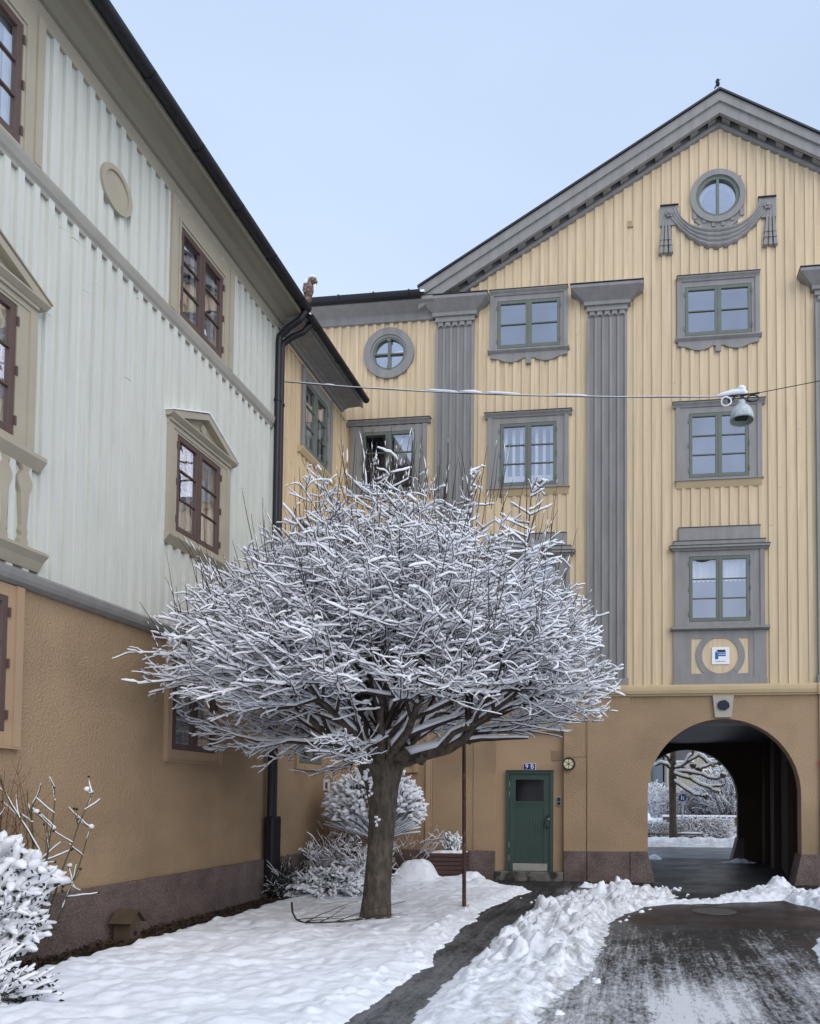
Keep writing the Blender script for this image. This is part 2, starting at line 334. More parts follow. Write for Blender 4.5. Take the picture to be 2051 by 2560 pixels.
def chunks(X, Y, cell, seed, dens=.7):       # angular tilted clods
    r = np.random.default_rng(seed); J = r.random((128, 128, 8)); gx = np.floor(X/cell).astype(int); gy = np.floor(Y/cell).astype(int); best = np.zeros_like(X)
    for dx in (-1, 0, 1):
        for dy in (-1, 0, 1):
            a = gx+dx; b = gy+dy; j = J[a % 128, b % 128]; px = (a+j[..., 0])*cell; py = (b+j[..., 1])*cell; th = j[..., 2]*3.14; rr = cell*(.22+.42*j[..., 3]**1.5)
            u = ((X-px)*np.cos(th)+(Y-py)*np.sin(th))/rr; v = (-(X-px)*np.sin(th)+(Y-py)*np.cos(th))/(rr*(.6+.5*j[..., 4]))
            m = np.maximum(np.maximum(np.abs(u), np.abs(v)), (np.abs(u)+np.abs(v))*.72); h = rr*(.75+(j[..., 5]-.5)*1.2*u+(j[..., 6]-.5)*1.2*v)*np.clip((1-m)*4.5, 0, 1)
            best = np.maximum(best, np.where(j[..., 7] < dens, h, 0))
    return best
def heightfield(name, x0, x1, y0, y1, res, hf, m, label, kind='structure', zcut=-.02):
    nx = int((x1-x0)/res)+1; ny = int((y1-y0)/res)+1
    X, Y = np.meshgrid(np.linspace(x0, x1, nx), np.linspace(y0, y1, ny), indexing='ij')
    Z, D = hf(X, Y)
    co = np.stack([X, Y, Z], -1).reshape(-1, 3)
    idx = np.arange(nx*ny).reshape(nx, ny)
    q = np.stack([idx[:-1, :-1], idx[1:, :-1], idx[1:, 1:], idx[:-1, 1:]], -1).reshape(-1, 4)
    zz = Z.reshape(-1); keep = (zz[q] > zcut).any(1); q = q[keep]
    return raw_mesh(name, co, q, m, attr=D.reshape(-1), label=label, kind=kind)
def raw_mesh(name, co, q, m, attr=None, label=None, kind=None, parent=None, cat=None):
    used = np.unique(q); remap = np.full(len(co), -1); remap[used] = np.arange(len(used)); co = co[used]; q = remap[q]
    me = bpy.data.meshes.new(name); me.vertices.add(len(co)); me.vertices.foreach_set('co', co.astype(np.float32).ravel())
    me.loops.add(q.size); me.loops.foreach_set('vertex_index', q.astype(np.int32).ravel()); me.polygons.add(len(q))
    me.polygons.foreach_set('loop_start', np.arange(0, q.size, q.shape[1], dtype=np.int32))
    me.polygons.foreach_set('use_smooth', np.ones(len(q), bool)); me.update(calc_edges=True); me.validate()
    if attr is not None:
        a = me.attributes.new('dirt', 'FLOAT', 'POINT'); a.data.foreach_set('value', attr[used].astype(np.float32))
    o = link(name, me, m, parent); tag(o, label, cat, kind=kind); return o

def snow_h(X, Y):
    wob = fbm(X, Y, .9, 5, .6, 3)*.16+fbm(X, Y, .18, 3, .6, 4)*.06
    # lawn: everything left of the path
    pl = np.interp(Y, [3, 5.3, 7.2, 9, 11, 12.2, 13.1, 13.6, 14.5], [-2.15, -2.12, -2.05, -2.17, -2.2, -2.0, -1.75, -2.6, -2.9])
    pr = np.interp(Y, [3, 5.7, 7.2, 9, 11, 12.3, 12.9, 13.3], [-1.68, -1.67, -1.64, -1.62, -1.5, -1.23, -.6, 2.5])
    dL = pl-X+wob*.8
    lawn = .07*sstep(-.02, .30, dL)+.025*np.exp(-((dL-.22)/.2)**2)*(1+fbm(X, Y, .25, 4, .6, 8))
    und = fbm(X*.75, Y*1.5, .42, 3, .45, 5)*.05+fbm(X, Y, 1.6, 2, .5, 6)*.04+fbm(X, Y*1.4, .15, 3, .55, 7)*.022+lump(X, Y*1.3, .15, 10, .7)*.10*(fbm(X, Y, .6, 3, .6, 18) > -.15)+lump(X*.8, Y*1.5, .27, 9, .8)*.16*(.4+.6*sstep(-1, 1, fbm(X, Y, 1.2, 2, .5, 17)))
    lawn = lawn+und*sstep(.2, .6, dL)
    clod = chunks(X+fbm(X, Y, .1, 3, .6, 28)*.02, Y, .14, 21, .6)*.8+chunks(X, Y, .07, 22, .6)*.6
    lawn = lawn+clod*np.exp(-((dL-.15)/.22)**2)*.7*(fbm(X, Y, .5, 3, .6, 19) > -.1)
    lawn = np.where(dL > 0, lawn, -.05+dL*.3)
    wall = X+5.75+fbm(X, Y, .35, 4, .6, 12)*.14       # bare strip by the wall
    lawn = np.where(wall < .42, np.minimum(lawn, -.045+wall*.30+fbm(X, Y, .16, 3, .6, 13)*.03), lawn)
    # small hollow melted round the trunk foot, mound near planter
    lawn = lawn+.36*np.exp(-(((X+4.15)/.36)**4+((Y-13.9)/.4)**4))*(1+.12*fbm(X, Y, .3, 3, .5, 14))
    lawn = lawn+.13*np.exp(-(((X+3.0)/.55)**2+((Y-13.75)/.3)**2))*(1+.8*fbm(X, Y, .2, 3, .5, 15))
    # ploughed bank between path and drive
    el = np.interp(Y, [3, 5.6, 6.3, 7.3, 9.7, 10.7, 12.0, 12.6], [-.72, -.70, -.62, -.45, -.34, -.20, .35, .65])
    dR = np.minimum(X-pr, el-X)+wob*.7
    crest = np.interp(Y, [4, 6, 7.5, 9.5, 11.5, 12.4, 12.9], [.05, .06, .08, .09, .11, .13, .05])
    wdt = np.maximum(el-pr, .2); rel = np.clip((X-pr)/wdt, 0, 1)
    asym = .40+.6*sstep(.0, .62, rel)*sstep(1.04, .80, rel)*1.5
    bank = crest*sstep(-.03, .30, dR)*asym*(1+.50*fbm(X, Y, .5, 4, .6, 31))
    wx = X+fbm(X, Y, .12, 3, .6, 24)*.03; wy = Y+fbm(X, Y, .12, 3, .6, 25)*.03
    big = chunks(wx, wy, .30, 23, .55)*1.0+chunks(wx, wy, .15, 26, .7)*.9+chunks(wx, wy, .075, 27, .6)*.7
    bank = bank+big*.85*sstep(-.02, .15, dR)*sstep(5.0, 8.0, Y+2.2*fbm(X, Y, .8, 2, .5, 33))+(fbm(X, Y, .16, 4, .65, 32, True)*.03+fbm(X, Y, .07, 3, .6, 34)*.012)*sstep(0, .1, dR)
    rid = np.sin((Y+.4*X+.12*fbm(X, Y, .6, 2, .5, 35))*2*PI/.17)*.016*sstep(.5, .9, rel)*sstep(9.5, 8.6, Y)*sstep(5.2, 6.0, Y)*sstep(1.03, .93, rel)
    bank = np.where(dR > -.02, bank+rid, -.05+dR*.3)
    # thin ridge across the mouth of the passage, heap at right
    yc = np.interp(X, [-.2, .56, 1.2, 1.9, 2.6, 3.0], [11.9, 12.08, 12.2, 12.85, 13.6, 13.9])
    hw = np.interp(X, [0, .56, 1.1, 1.5, 2.2, 2.7, 3.0], [.50, .20, .14, .30, .70, .85, .2]); hh = np.interp(X, [0, .56, 1.1, 1.6, 2.3, 2.75], [.10, .05, .03, .06, .08, .07])
    d = hw-np.abs(Y-yc)*.9+wob*.6
    inx = sstep(-.3, 0, X)*sstep(2.95, 2.75, X+wob*.4)
    ridge = np.where((d > 0) & (inx > .05), hh*sstep(0, .22, d)*inx*(1+.5*fbm(X, Y, .4, 3, .6, 41))+clod*.7*sstep(0, .1, d)*inx, -.06)
    ridge = ridge+(.15+.05*fbm(X, Y, .1, 3, .6, 43))*np.exp(-(((X-2.62)/.17)**2+((Y-14.0)/.2)**2)**2)*(inx > .05)
    # right-hand snow
    rx = np.interp(Y, [3, 7.2, 7.6, 9.1, 10.0, 10.3, 11.0, 11.6, 12.6, 13.2, 13.6], [1.66, 1.73, 1.77, 2.1, 2.6, 3.9, 3.1, 2.65, 2.42, 2.7, 4.0])
    dr = X-rx+wob*.9
    right = np.where(dr > 0, .14*sstep(0, .35, dr)*(1+.5*fbm(X, Y, .5, 3, .6, 51))+clod*sstep(0, .1, dr), -.05+dr*.2)
    # frozen slush patch on the drive near the camera
    dp = .42-np.sqrt(((X-.52)*1.0)**2+(np.clip(np.abs(Y-5.0)-1.25, 0, 9))**2)+wob*1.1
    dp = dp+fbm(X, Y, .3, 5, .7, 62)*.22
    patch = np.where(dp > 0, .010*sstep(0, .25, dp)+fbm(X, Y, .10, 4, .7, 61)*.012+.002, -.04)
    # slush strip under the wall left of the passage
    ds = .16-np.sqrt((np.clip(np.abs(X+.55)-.35, 0, 9))**2+((Y-13.95)*1.1)**2)+wob*.6
    strip = np.where(ds > 0, .05*sstep(0, .12, ds)+clod*.6*sstep(0, .06, ds), -.04)
    # loose crumbs
    cr = (chunks(X, Y, .12, 71, .35)*.6-.006)*(fbm(X, Y, .35, 3, .6, 72) > .1)
    cz = np.where((cr > 0) & (np.minimum(np.abs(X-el), np.abs(Y-yc)) < .30+.2*fbm(X, Y, .5, 2, .5, 73)) & (Y < 14.3), cr*1.1, -.05)
    Z = np.maximum.reduce([lawn, bank, ridge, right, strip, cz])
    Z = np.where((X > -6.1) & (Y > 14.62) & ((X < .2) | (X > 3.2)), -.06, Z)
    dirt = .15*sstep(.5, .1, dL)*(X < pl)+np.where(dR > -.02, .25+.75*sstep(.35, .9, rel), 0)+np.where(ridge > 0, .5, 0)+np.where(patch > 0, .35, 0)+np.where(dr > 0, .25, 0)
    return Z, np.clip(dirt, 0, 1)
heightfield('snow_cover', -6.05, 5.0, 3.9, 15.0, .0225, snow_h, M['gsnow'], 'white snow over the lawn, ploughed banks and ridges beside the wet asphalt')
def snow_near(X, Y):
    return .07+fbm(X, Y, .6, 3, .5, 5)*.03, X*0
heightfield('snow_foreground', -6.05, -2.4, -6, 3.95, .12, snow_near, M['gsnow'], 'snow covered lawn nearest the viewer')

# ------------------------------------------------------------ buildings: shared pieces
def siding(F, u0, u1, z0, ztop, holes, parent, m, name='siding', step=.19, bw=.082, thick=.027, seed=1, base_n=0.0):
    """board and batten wall: flat base with openings, battens standing proud. ztop(u) gives the upper edge."""
    mb = MB(F); us = sorted({u0, u1, *[h[0] for h in holes if u0 < h[0] < u1], *[h[1] for h in holes if u0 < h[1] < u1]})
    brk = ztop.brk if hasattr(ztop, 'brk') else []
    us = sorted(set(us) | {b for b in brk if u0 < b < u1})
    for a, b in zip(us[:-1], us[1:]):
        c = (a+b)/2; hs = sorted([h for h in holes if h[0] < c < h[1]], key=lambda h: h[2]); z = z0
        for h in hs:
            if h[2] > z: mb.add([(a, z, base_n), (b, z, base_n), (b, h[2], base_n), (a, h[2], base_n)], [[0, 1, 2, 3]])
            z = h[3]
        mb.add([(a, z, base_n), (b, z, base_n), (b, ztop(b), base_n), (a, ztop(a), base_n)], [[0, 1, 2, 3]])
    r = random.Random(seed); u = u0+.05
    while u < u1-bw:
        hs = sorted([h for h in holes if h[0]-.01 < u+bw and h[1]+.01 > u], key=lambda h: h[2]); z = z0; t = ztop(u+bw/2)-.01
        spans = []
        for h in hs: spans.append((z, h[2])); z = h[3]
        spans.append((z, t))
        for a, b in spans:
            if b-a < .05: continue
            cuts = [a]                                   # butt joints in the long battens
            if b-a > 3 and r.random() < .7: cuts.append(a+(b-a)*r.uniform(.2, .8))
            cuts.append(b)
            for p, q in zip(cuts[:-1], cuts[1:]):
                j = r.uniform(-.003, .003); tk = thick+r.uniform(-.003, .004)
                mb.add([(u+j, p+.002, base_n), (u+bw+j, p+.002, base_n), (u+bw+j, q-.002, base_n), (u+j, q-.002, base_n), (u+j+.002, p+.002, base_n+tk), (u+bw+j-.002, p+.002, base_n+tk), (u+bw+j-.002, q-.002, base_n+tk), (u+j+.002, q-.002, base_n+tk)],
                       [[4, 5, 6, 7], [0, 1, 5, 4], [1, 2, 6, 5], [2, 3, 7, 6], [3, 0, 4, 7]])
        u += step*r.uniform(.93, 1.07)
    return mb.build(name, m, parent)
def flat_wall(F, u0, u1, z0, z1, holes, parent, m, name, n=0.0):
    mb = MB(F); us = sorted({u0, u1, *[h[i] for h in holes for i in (0, 1) if u0 < h[i] < u1]})
    for a, b in zip(us[:-1], us[1:]):
        c = (a+b)/2; z = z0
        for h in sorted([h for h in holes if h[0] < c < h[1]], key=lambda h: h[2]):
            if h[2] > z: mb.add([(a, z, n), (b, z, n), (b, h[2], n), (a, h[2], n)], [[0, 1, 2, 3]])
            z = h[3]
        if z < z1: mb.add([(a, z, n), (b, z, n), (b, z1, n), (a, z1, n)], [[0, 1, 2, 3]])
    return mb.build(name, m, parent)
def window(F, parent, u0, u1, z0, z1, rows, cas, sash, glass, cl=(.18, .18), ct=.10, cb=.05, proud=.05, inner=True, curtain=None, label=None, white_inner=False, open_left=False, hinges=3):
    """casing (the part) carrying sash frames, panes, hinges, curtain as sub-parts. Opening is u0..u1, z0..z1."""
    c = MB(F)
    a0, a1 = u0-cl[0], u1+cl[1]
    c.box(a0, u0-.0, z0-cb, z1+ct, -.03, proud); c.box(u1, a1, z0-cb, z1+ct, -.03, proud)
    c.box(u0, u1, z1, z1+ct, -.03, proud-.002); c.box(u0, u1, z0-cb, z0, -.03, proud-.002)
    # raised outer strips
    c.box(a0-.003, a0+.085, z0-cb+.004, z1+ct+.002, proud, proud+.022); c.box(a1-.085, a1+.003, z0-cb+.004, z1+ct+.002, proud, proud+.022)
    # reveals
    for s_ in ((u0-.01, u0, z0, z1), (u1, u1+.01, z0, z1), (u0, u1, z0-.01, z0), (u0, u1, z1, z1+.01)): c.box(s_[0], s_[1], s_[2], s_[3], -.2, -.031)
    win = c.build('window', cas, parent)
    if label: win['label'] = label
    um = (u0+u1)/2; g = .006; sw = .062; s = MB(F); pn = MB(F)
    leaves = [(u0+g, um-.004), (um+.004, u1-g)]
    for li, (l, r) in enumerate(leaves):
        n0, n1 = .0, .048
        s.box(l, l+sw, z0+g, z1-g, n0, n1); s.box(r-sw, r, z0+g, z1-g, n0, n1)
        s.box(l+sw, r-sw, z0+g, z0+g+sw+.012, n0, n1-.001); s.box(l+sw, r-sw, z1-g-sw, z1-g, n0, n1-.001)
        zz0, zz1 = z0+g+sw+.012, z1-g-sw; h = (zz1-zz0)/rows
        for i in range(1, rows): s.box(l+sw, r-sw, zz0+h*i-.011, zz0+h*i+.011, n0+.004, n1-.006)
        if not (open_left and li == 0):
            pn.add([(l+sw-.004, zz0-.004, .018), (r-sw+.004, zz0-.004, .018), (r-sw+.004, zz1+.004, .018), (l+sw-.004, zz1+.004, .018)], [[0, 1, 2, 3]])
    s.box(um-.012, um+.012, z0+g, z1-g, .045, .056)
    s.build('sash_frame', sash, win, bevel=.004)
    pn.build('pane', glass, win)
    if hinges:
        for q in ([.12, .5, .88] if hinges == 3 else [.15, .85]):
            z = z0+(z1-z0)*q
            boxes(F, 'hinge', sash, win, [(u0-.014, u0+.006, z-.045, z+.045, .048, .066), (u1-.006, u1+.014, z-.045, z+.045, .048, .066)])
    if white_inner:
        b = MB(F)
        for l, r in leaves:
            b.box(l+.03, l+.085, z0+.03, z1-.03, -.085, -.06); b.box(r-.085, r-.03, z0+.03, z1-.03, -.085, -.06)
            b.box(l+.085, r-.085, z0+.03, z0+.085, -.085, -.061); b.box(l+.085, r-.085, z1-.085, z1-.03, -.085, -.061)
        b.build('inner_frame', M['whitewood'], win)
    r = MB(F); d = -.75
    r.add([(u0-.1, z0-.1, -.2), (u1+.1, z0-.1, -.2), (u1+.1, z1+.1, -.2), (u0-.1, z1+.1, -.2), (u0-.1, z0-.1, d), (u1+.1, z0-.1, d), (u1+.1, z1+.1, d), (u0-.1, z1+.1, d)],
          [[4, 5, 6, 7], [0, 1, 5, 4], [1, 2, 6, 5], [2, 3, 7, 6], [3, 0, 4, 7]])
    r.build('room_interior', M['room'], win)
    if curtain:
        q = MB(F)
        for (ca, cb_, za, zb, amp, per) in curtain:
            nseg = max(6, int((cb_-ca)/.02)); vs = []
            for i in range(nseg+1):
                u = ca+(cb_-ca)*i/nseg; n = -.16+amp*math.sin(2*PI*(u-ca)/per)
                zl = za+ (.018*math.sin(2*PI*(u-ca)/.09) if zb-za < .6 else 0)
                vs += [(u, zl, n), (u, zb, n)]
            q.add(vs, [[2*i, 2*i+2, 2*i+3, 2*i+1] for i in range(nseg)])
        q.build('curtain', M['curtain'], win, smooth=True)
    return win
def boxes(F, name, m, parent, bl, bevel=0, smooth=False):          # every box is a part of its own
    for x in bl: o = MB(F).box(*x).build(name, m, parent, bevel=bevel)
    return o

# ------------------------------------------------------------ yellow gabled house with the passage
AX = 1.70                                  # axis of the gable
gate = empty('gabled_house', (AX, 14.8, 0), 'yellow wooden gabled house with grey trim over an arched passage', 'building')
SL = .58
gable = lambda u: 15.28-SL*abs(u-AX)
EAVE = 11.72
def ztop(u): return max(EAVE, gable(u)) if u > -4.3 else EAVE
ztop.brk = [AX, -4.3, AX-(15.28-EAVE)/SL, AX+(15.28-EAVE)/SL]
CR, CA, C0, CB = 1.675, -2.165, -5.13, 5.54
top = [(c-.655, c+.655, 10.97, 11.98) for c in (CR, CA, CB)]
mid = [(c-.585, c+.585, 8.07, 9.38) for c in (CR, CA, CB)]+[(C0-.57, C0+.57, 8.07, 9.36)]
low = [(c-.59, c+.59, 5.17, 6.48) for c in (CR, CA, CB, C0)]
RW = (1.68, 13.83, .43); LR = (-5.145, 11.04, .365)
sq = lambda r: (r[0]-r[2]*.93, r[0]+r[2]*.93, r[1]-r[2]*.93, r[1]+r[2]*.93)
holes = top+mid+low+[sq(RW), sq(LR)]
def ztop2(u): return min(ztop(u), 99)
siding(FAC, -9.5, 9.4, 3.88, ztop, holes, gate, M['yellow'], seed=5)
# ground floor render with niche for the door and the arch
ACX, AR, ASP = 1.74, 1.475, 1.765
flat_wall(FAC, -9.5, ACX-AR, .0, 3.75, [(-2.79, -1.42, -.01, 3.02), (-5.7, -4.55, 2.29, 3.42)], gate, M['stucco'], 'rendered_wall')
def arch_pts(r, n=40): return [(ACX+r*math.cos(PI-PI*i/n), ASP+r*math.sin(PI-PI*i/n)) for i in range(n+1)]
b = MB(FAC); ap = arch_pts(AR)
for i in range(40): b.add([(ap[i][0], ap[i][1], 0), (ap[i+1][0], ap[i+1][1], 0), (ap[i+1][0], 3.75, 0), (ap[i][0], 3.75, 0)], [[0, 1, 2, 3]])
b.add([(ACX+AR, 0, 0), (9.4, 0, 0), (9.4, 3.75, 0), (ACX+AR, 3.75, 0)], [[0, 1, 2, 3]])
b.build('rendered_wall', M['stucco'], gate)
# raised render panels (give the vertical joints)
boxes(FAC, 'render_panel', M['stucco'], gate, [(-9.4, -4.55+.0, .60, 2.05, 0, .02), (-4.11, -3.36, .60, 3.70, 0, .02), (-3.26, -2.80, .60, 3.70, 0, .015), (-1.405, -.955, .60, 3.70, 0, .03), (-.935, -.085, .60, 3.70, 0, .045), (3.56, 4.5, .60, 3.70, 0, .045)])
boxes(FAC, 'render_strip', M['stucco_smooth'], gate, [(-4.26, -4.16, .55, 3.69, 0, .035), (-4.155, -4.12, .55, 3.69, 0, .02)], bevel=.004)
# door niche
nb = MB(FAC); N0 = -.10
nb.add([(-2.79, 0, N0), (-1.42, 0, N0), (-1.42, 3.02, N0), (-2.79, 3.02, N0)], [[0, 1, 2, 3]])
nb.add([(-2.79, 0, N0), (-2.79, 0, 0), (-2.79, 3.02, 0), (-2.79, 3.02, N0)], [[0, 1, 2, 3]]); nb.add([(-1.42, 0, N0), (-1.42, 0, 0), (-1.42, 3.02, 0), (-1.42, 3.02, N0)], [[0, 1, 2, 3]]); nb.add([(-2.79, 3.02, N0), (-2.79, 3.02, 0), (-1.42, 3.02, 0), (-1.42, 3.02, N0)], [[0, 1, 2, 3]])
nb.build('door_niche', M['stucco_smooth'], gate)
# arch soffit band (smooth ring) and passage
PY0, PY1 = 14.8, 20.2
b = MB(); ap2 = [(ACX-AR, 0)]+arch_pts(AR)+[(ACX+AR, 0)]
for (x0, z0), (x1, z1) in zip(ap2[:-1], ap2[1:]): b.add([(x0, 14.8, z0), (x1, 14.8, z1), (x1, 15.15, z1), (x0, 15.15, z0)], [[0, 1, 2, 3]])
b.build('arch_reveal', M['stucco_smooth'], gate)
AF_X, AF_R, AF_S = 1.42, 1.33, 1.66       # far arch
b = MB()
for y, cx, r, sp, xo0, xo1 in ((15.15, ACX, AR, ASP, -.4, 4.1), (20.2, AF_X, AF_R, AF_S, -.6, 4.1)):
    pts = [(cx+r*math.cos(PI-PI*i/40), sp+r*math.sin(PI-PI*i/40)) for i in range(41)]
    for i in range(40): b.add([(pts[i][0], y, pts[i][1]), (pts[i+1][0], y, pts[i+1][1]), (pts[i+1][0], y, 3.6), (pts[i][0], y, 3.6)], [[0, 1, 2, 3]])
    b.add([(xo0, y, 0), (cx-r, y, 0), (cx-r, y, 3.6), (xo0, y, 3.6)], [[0, 1, 2, 3]]); b.add([(cx+r, y, 0), (xo1, y, 0), (xo1, y, 3.6), (cx+r, y, 3.6)], [[0, 1, 2, 3]])
pts = [(AF_X-AF_R, 0)]+[(AF_X+AF_R*math.cos(PI-PI*i/40), AF_S+AF_R*math.sin(PI-PI*i/40)) for i in range(41)]+[(AF_X+AF_R, 0)]
for (x0, z0), (x1, z1) in zip(pts[:-1], pts[1:]): b.add([(x0, 20.2, z0), (x1, 20.2, z1), (x1, 20.5, z1), (x0, 20.5, z0)], [[0, 1, 2, 3]])
b.xyz(-.45, -.40, 15.15, 20.2, 0, 3.6); b.xyz(3.45, 3.5, 15.15, 20.2, 0, 3.6)
for y in (16.6, 18.2, 19.5): b.xyz(3.32, 3.449, y, y+.42, 0, 3.2); b.xyz(-.399, -.30, y, y+.42, 0, 3.2)
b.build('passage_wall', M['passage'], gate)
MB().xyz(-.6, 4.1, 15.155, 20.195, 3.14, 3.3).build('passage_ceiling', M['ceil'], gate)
# granite guards leaning at the foot of the arch
b = MB(FAC)
b.add([(-.085, 0, 0), (-.085, .62, 0), (.262, .62, 0), (.40, 0, 0), (-.085, 0, .075), (-.085, .62, .075), (.262, .62, .075), (.40, 0, .075)], [[0, 1, 2, 3], [4, 5, 6, 7], [0, 1, 5, 4], [1, 2, 6, 5], [2, 3, 7, 6], [3, 0, 4, 7]])
b.add([(.262, .62, 0), (.40, 0, 0), (.262, 0, 0), (.262, .62, -.5), (.40, 0, -.5), (.262, 0, -.5)], [[0, 1, 2], [3, 4, 5], [0, 1, 4, 3]])
b.box(-.935, -.095, 0, .615, 0, .07); b.build('granite_plinth', M['granite'], gate, bevel=.012); b = MB(FAC)
b.add([(4.4, 0, 0), (4.4, .60, 0), (3.19, .60, 0), (3.06, 0, 0), (4.4, 0, .075), (4.4, .60, .075), (3.19, .60, .075), (3.06, 0, .075)], [[0, 1, 2, 3], [4, 5, 6, 7], [0, 1, 5, 4], [1, 2, 6, 5], [2, 3, 7, 6], [3, 0, 4, 7]])
b.add([(3.19, .60, 0), (3.06, 0, 0), (3.22, 0, 0), (3.19, .60, -.5), (3.06, 0, -.5), (3.22, 0, -.5)], [[0, 1, 2], [3, 4, 5], [0, 1, 4, 3]])
b.build('granite_plinth', M['granite'], gate, bevel=.012)
boxes(FAC, 'granite_plinth', M['granite'], gate, [(-9.4, -2.80, 0, .60, .0, .05), (-1.405, -.945, 0, .615, 0, .055)], bevel=.012)
b = MB(); b.add([(2.74, 20.15, .62), (2.58, 20.15, 0), (2.9, 20.15, 0), (2.9, 20.15, .62), (2.74, 20.7, .62), (2.58, 20.7, 0), (2.9, 20.7, 0), (2.9, 20.7, .62)], [[0, 1, 2, 3], [4, 5, 6, 7], [0, 1, 5, 4], [1, 2, 6, 5], [2, 3, 7, 6], [3, 0, 4, 7]])
b.build('granite_guard', M['granite'], gate)
MB(FAC).prism([(1.53, 3.70), (1.94, 3.70), (1.895, 3.262), (1.575, 3.262)], 0, .07).build('keystone', M['keystone'], gate, bevel=.006)
rr = random.Random(3)
MB(FAC).prism([(1.74+(.10+.022*rr.random())*math.cos(a)*1.05, 3.50+(.09+.02*rr.random())*math.sin(a)) for a in [2*PI*i/14 for i in range(14)]], .07, .11).build('keystone_ornament', M['navy'], gate, bevel=.01)
# belt course
b = MB(FAC); prof = [(3.70, 0), (3.70, .05), (3.725, .06), (3.74, .11), (3.80, .14), (3.86, .15), (3.895, .15), (3.91, .12), (3.915, 0)]
b.extr(prof, -9.4, 9.4); prof2 = [(z, n+.03 if n > 0 else 0) for z, n in prof]; b.extr(prof2, -.99, -.10+.0); b.extr(prof2, 3.52, 4.40)
b.build('belt_course', M['yellow_trim'], gate)
# windows of the front
wA = dict(cas=M['grey'], sash=M['green'], glass=M['glass'])
def lintel(u0, u1, z, F=FAC, m=None, parent=gate, proud=.12, h=.09, name='lintel'):
    b = MB(F); b.extr([(z, 0), (z, proud*.55), (z+h*.35, proud*.7), (z+h*.75, proud), (z+h, proud), (z+h, 0)], u0, u1); o = b.build(name, m or M['grey'], parent)
    c = MB(F); c.extr([(z+h, 0), (z+h, proud+.012), (z+h+.012, proud+.012), (z+h+.03, 0)], u0-.012, u1+.012); c.build('flashing', M['slate'], parent); return o
def scallop(c, z):
    pts = [(c-.80, z)]; 
    for i in range(41):
        u = c-.80+1.6*i/40; d = abs(u-c)
        if d > .62: zz = z-.085-.03*(1-(d-.62)/.18)
        elif d > .12: zz = z-.115-.075*math.sin(PI*(d-.12)/.5)**.8
        else: zz = z-.115
        pts.append((u, zz))
    pts.append((c+.80, z)); b = MB(FAC); b.prism(pts, .0, .055); b.box(c-.055, c+.055, z-.235, z-.10, .03, .06); return b
for (u0, u1, z0, z1), c in zip(top, (CR, CA, CB)):
    wn = window(FAC, gate, u0, u1, z0, z1, 2, cl=(.155, .155), ct=.11, cb=.06, hinges=2, **wA)
    lintel(c-.81, c+.81, 12.085, parent=wn)
    b = MB(FAC); b.extr([(10.86, 0), (10.86, .06), (10.90, .11), (10.925, .11), (10.925, 0)], c-.85, c+.85); b.build('sill', M['grey'], wn)
    scallop(c, 10.86).build('scalloped_apron', M['grey'], wn)
cur = {0: None, 1: [(CA-.52+i*.16, CA-.52+i*.16+.065, 8.25, 9.35, .004, .06) for i in range(7)]+[(CA-.55, CA+.55, 8.12, 8.36, .004, .05)], 2: None, 3: [(C0+.06, C0+.52, 8.72, 9.3, .004, .3)]}
for i, ((u0, u1, z0, z1), c) in enumerate(zip(mid, (CR, CA, CB, C0))):
    k = (.25, .25) if i < 3 else (.24, .26)
    wn = window(FAC, gate, u0, u1, z0, z1, 3, cl=k, ct=.12, cb=.07, curtain=cur[i], open_left=(i == 3), label='window with its left casement open and a white blind' if i == 3 else ('window with white striped curtain' if i == 1 else None), **wA)
    lintel(c-.90, c+.90, 9.50, parent=wn)
    b = MB(FAC); b.extr([(8.0, 0), (7.985, .13), (8.01, .13), (8.03, .05), (8.03, 0)], c-.86, c+.86); b.build('sill', M['grey'], wn)
    b = MB(FAC); b.extr([(7.87, 0), (7.87, .03), (7.93, .07), (7.985, .10), (7.985, 0)], c-.84, c+.84); b.build('sill_moulding', M['yellow_trim'], wn)
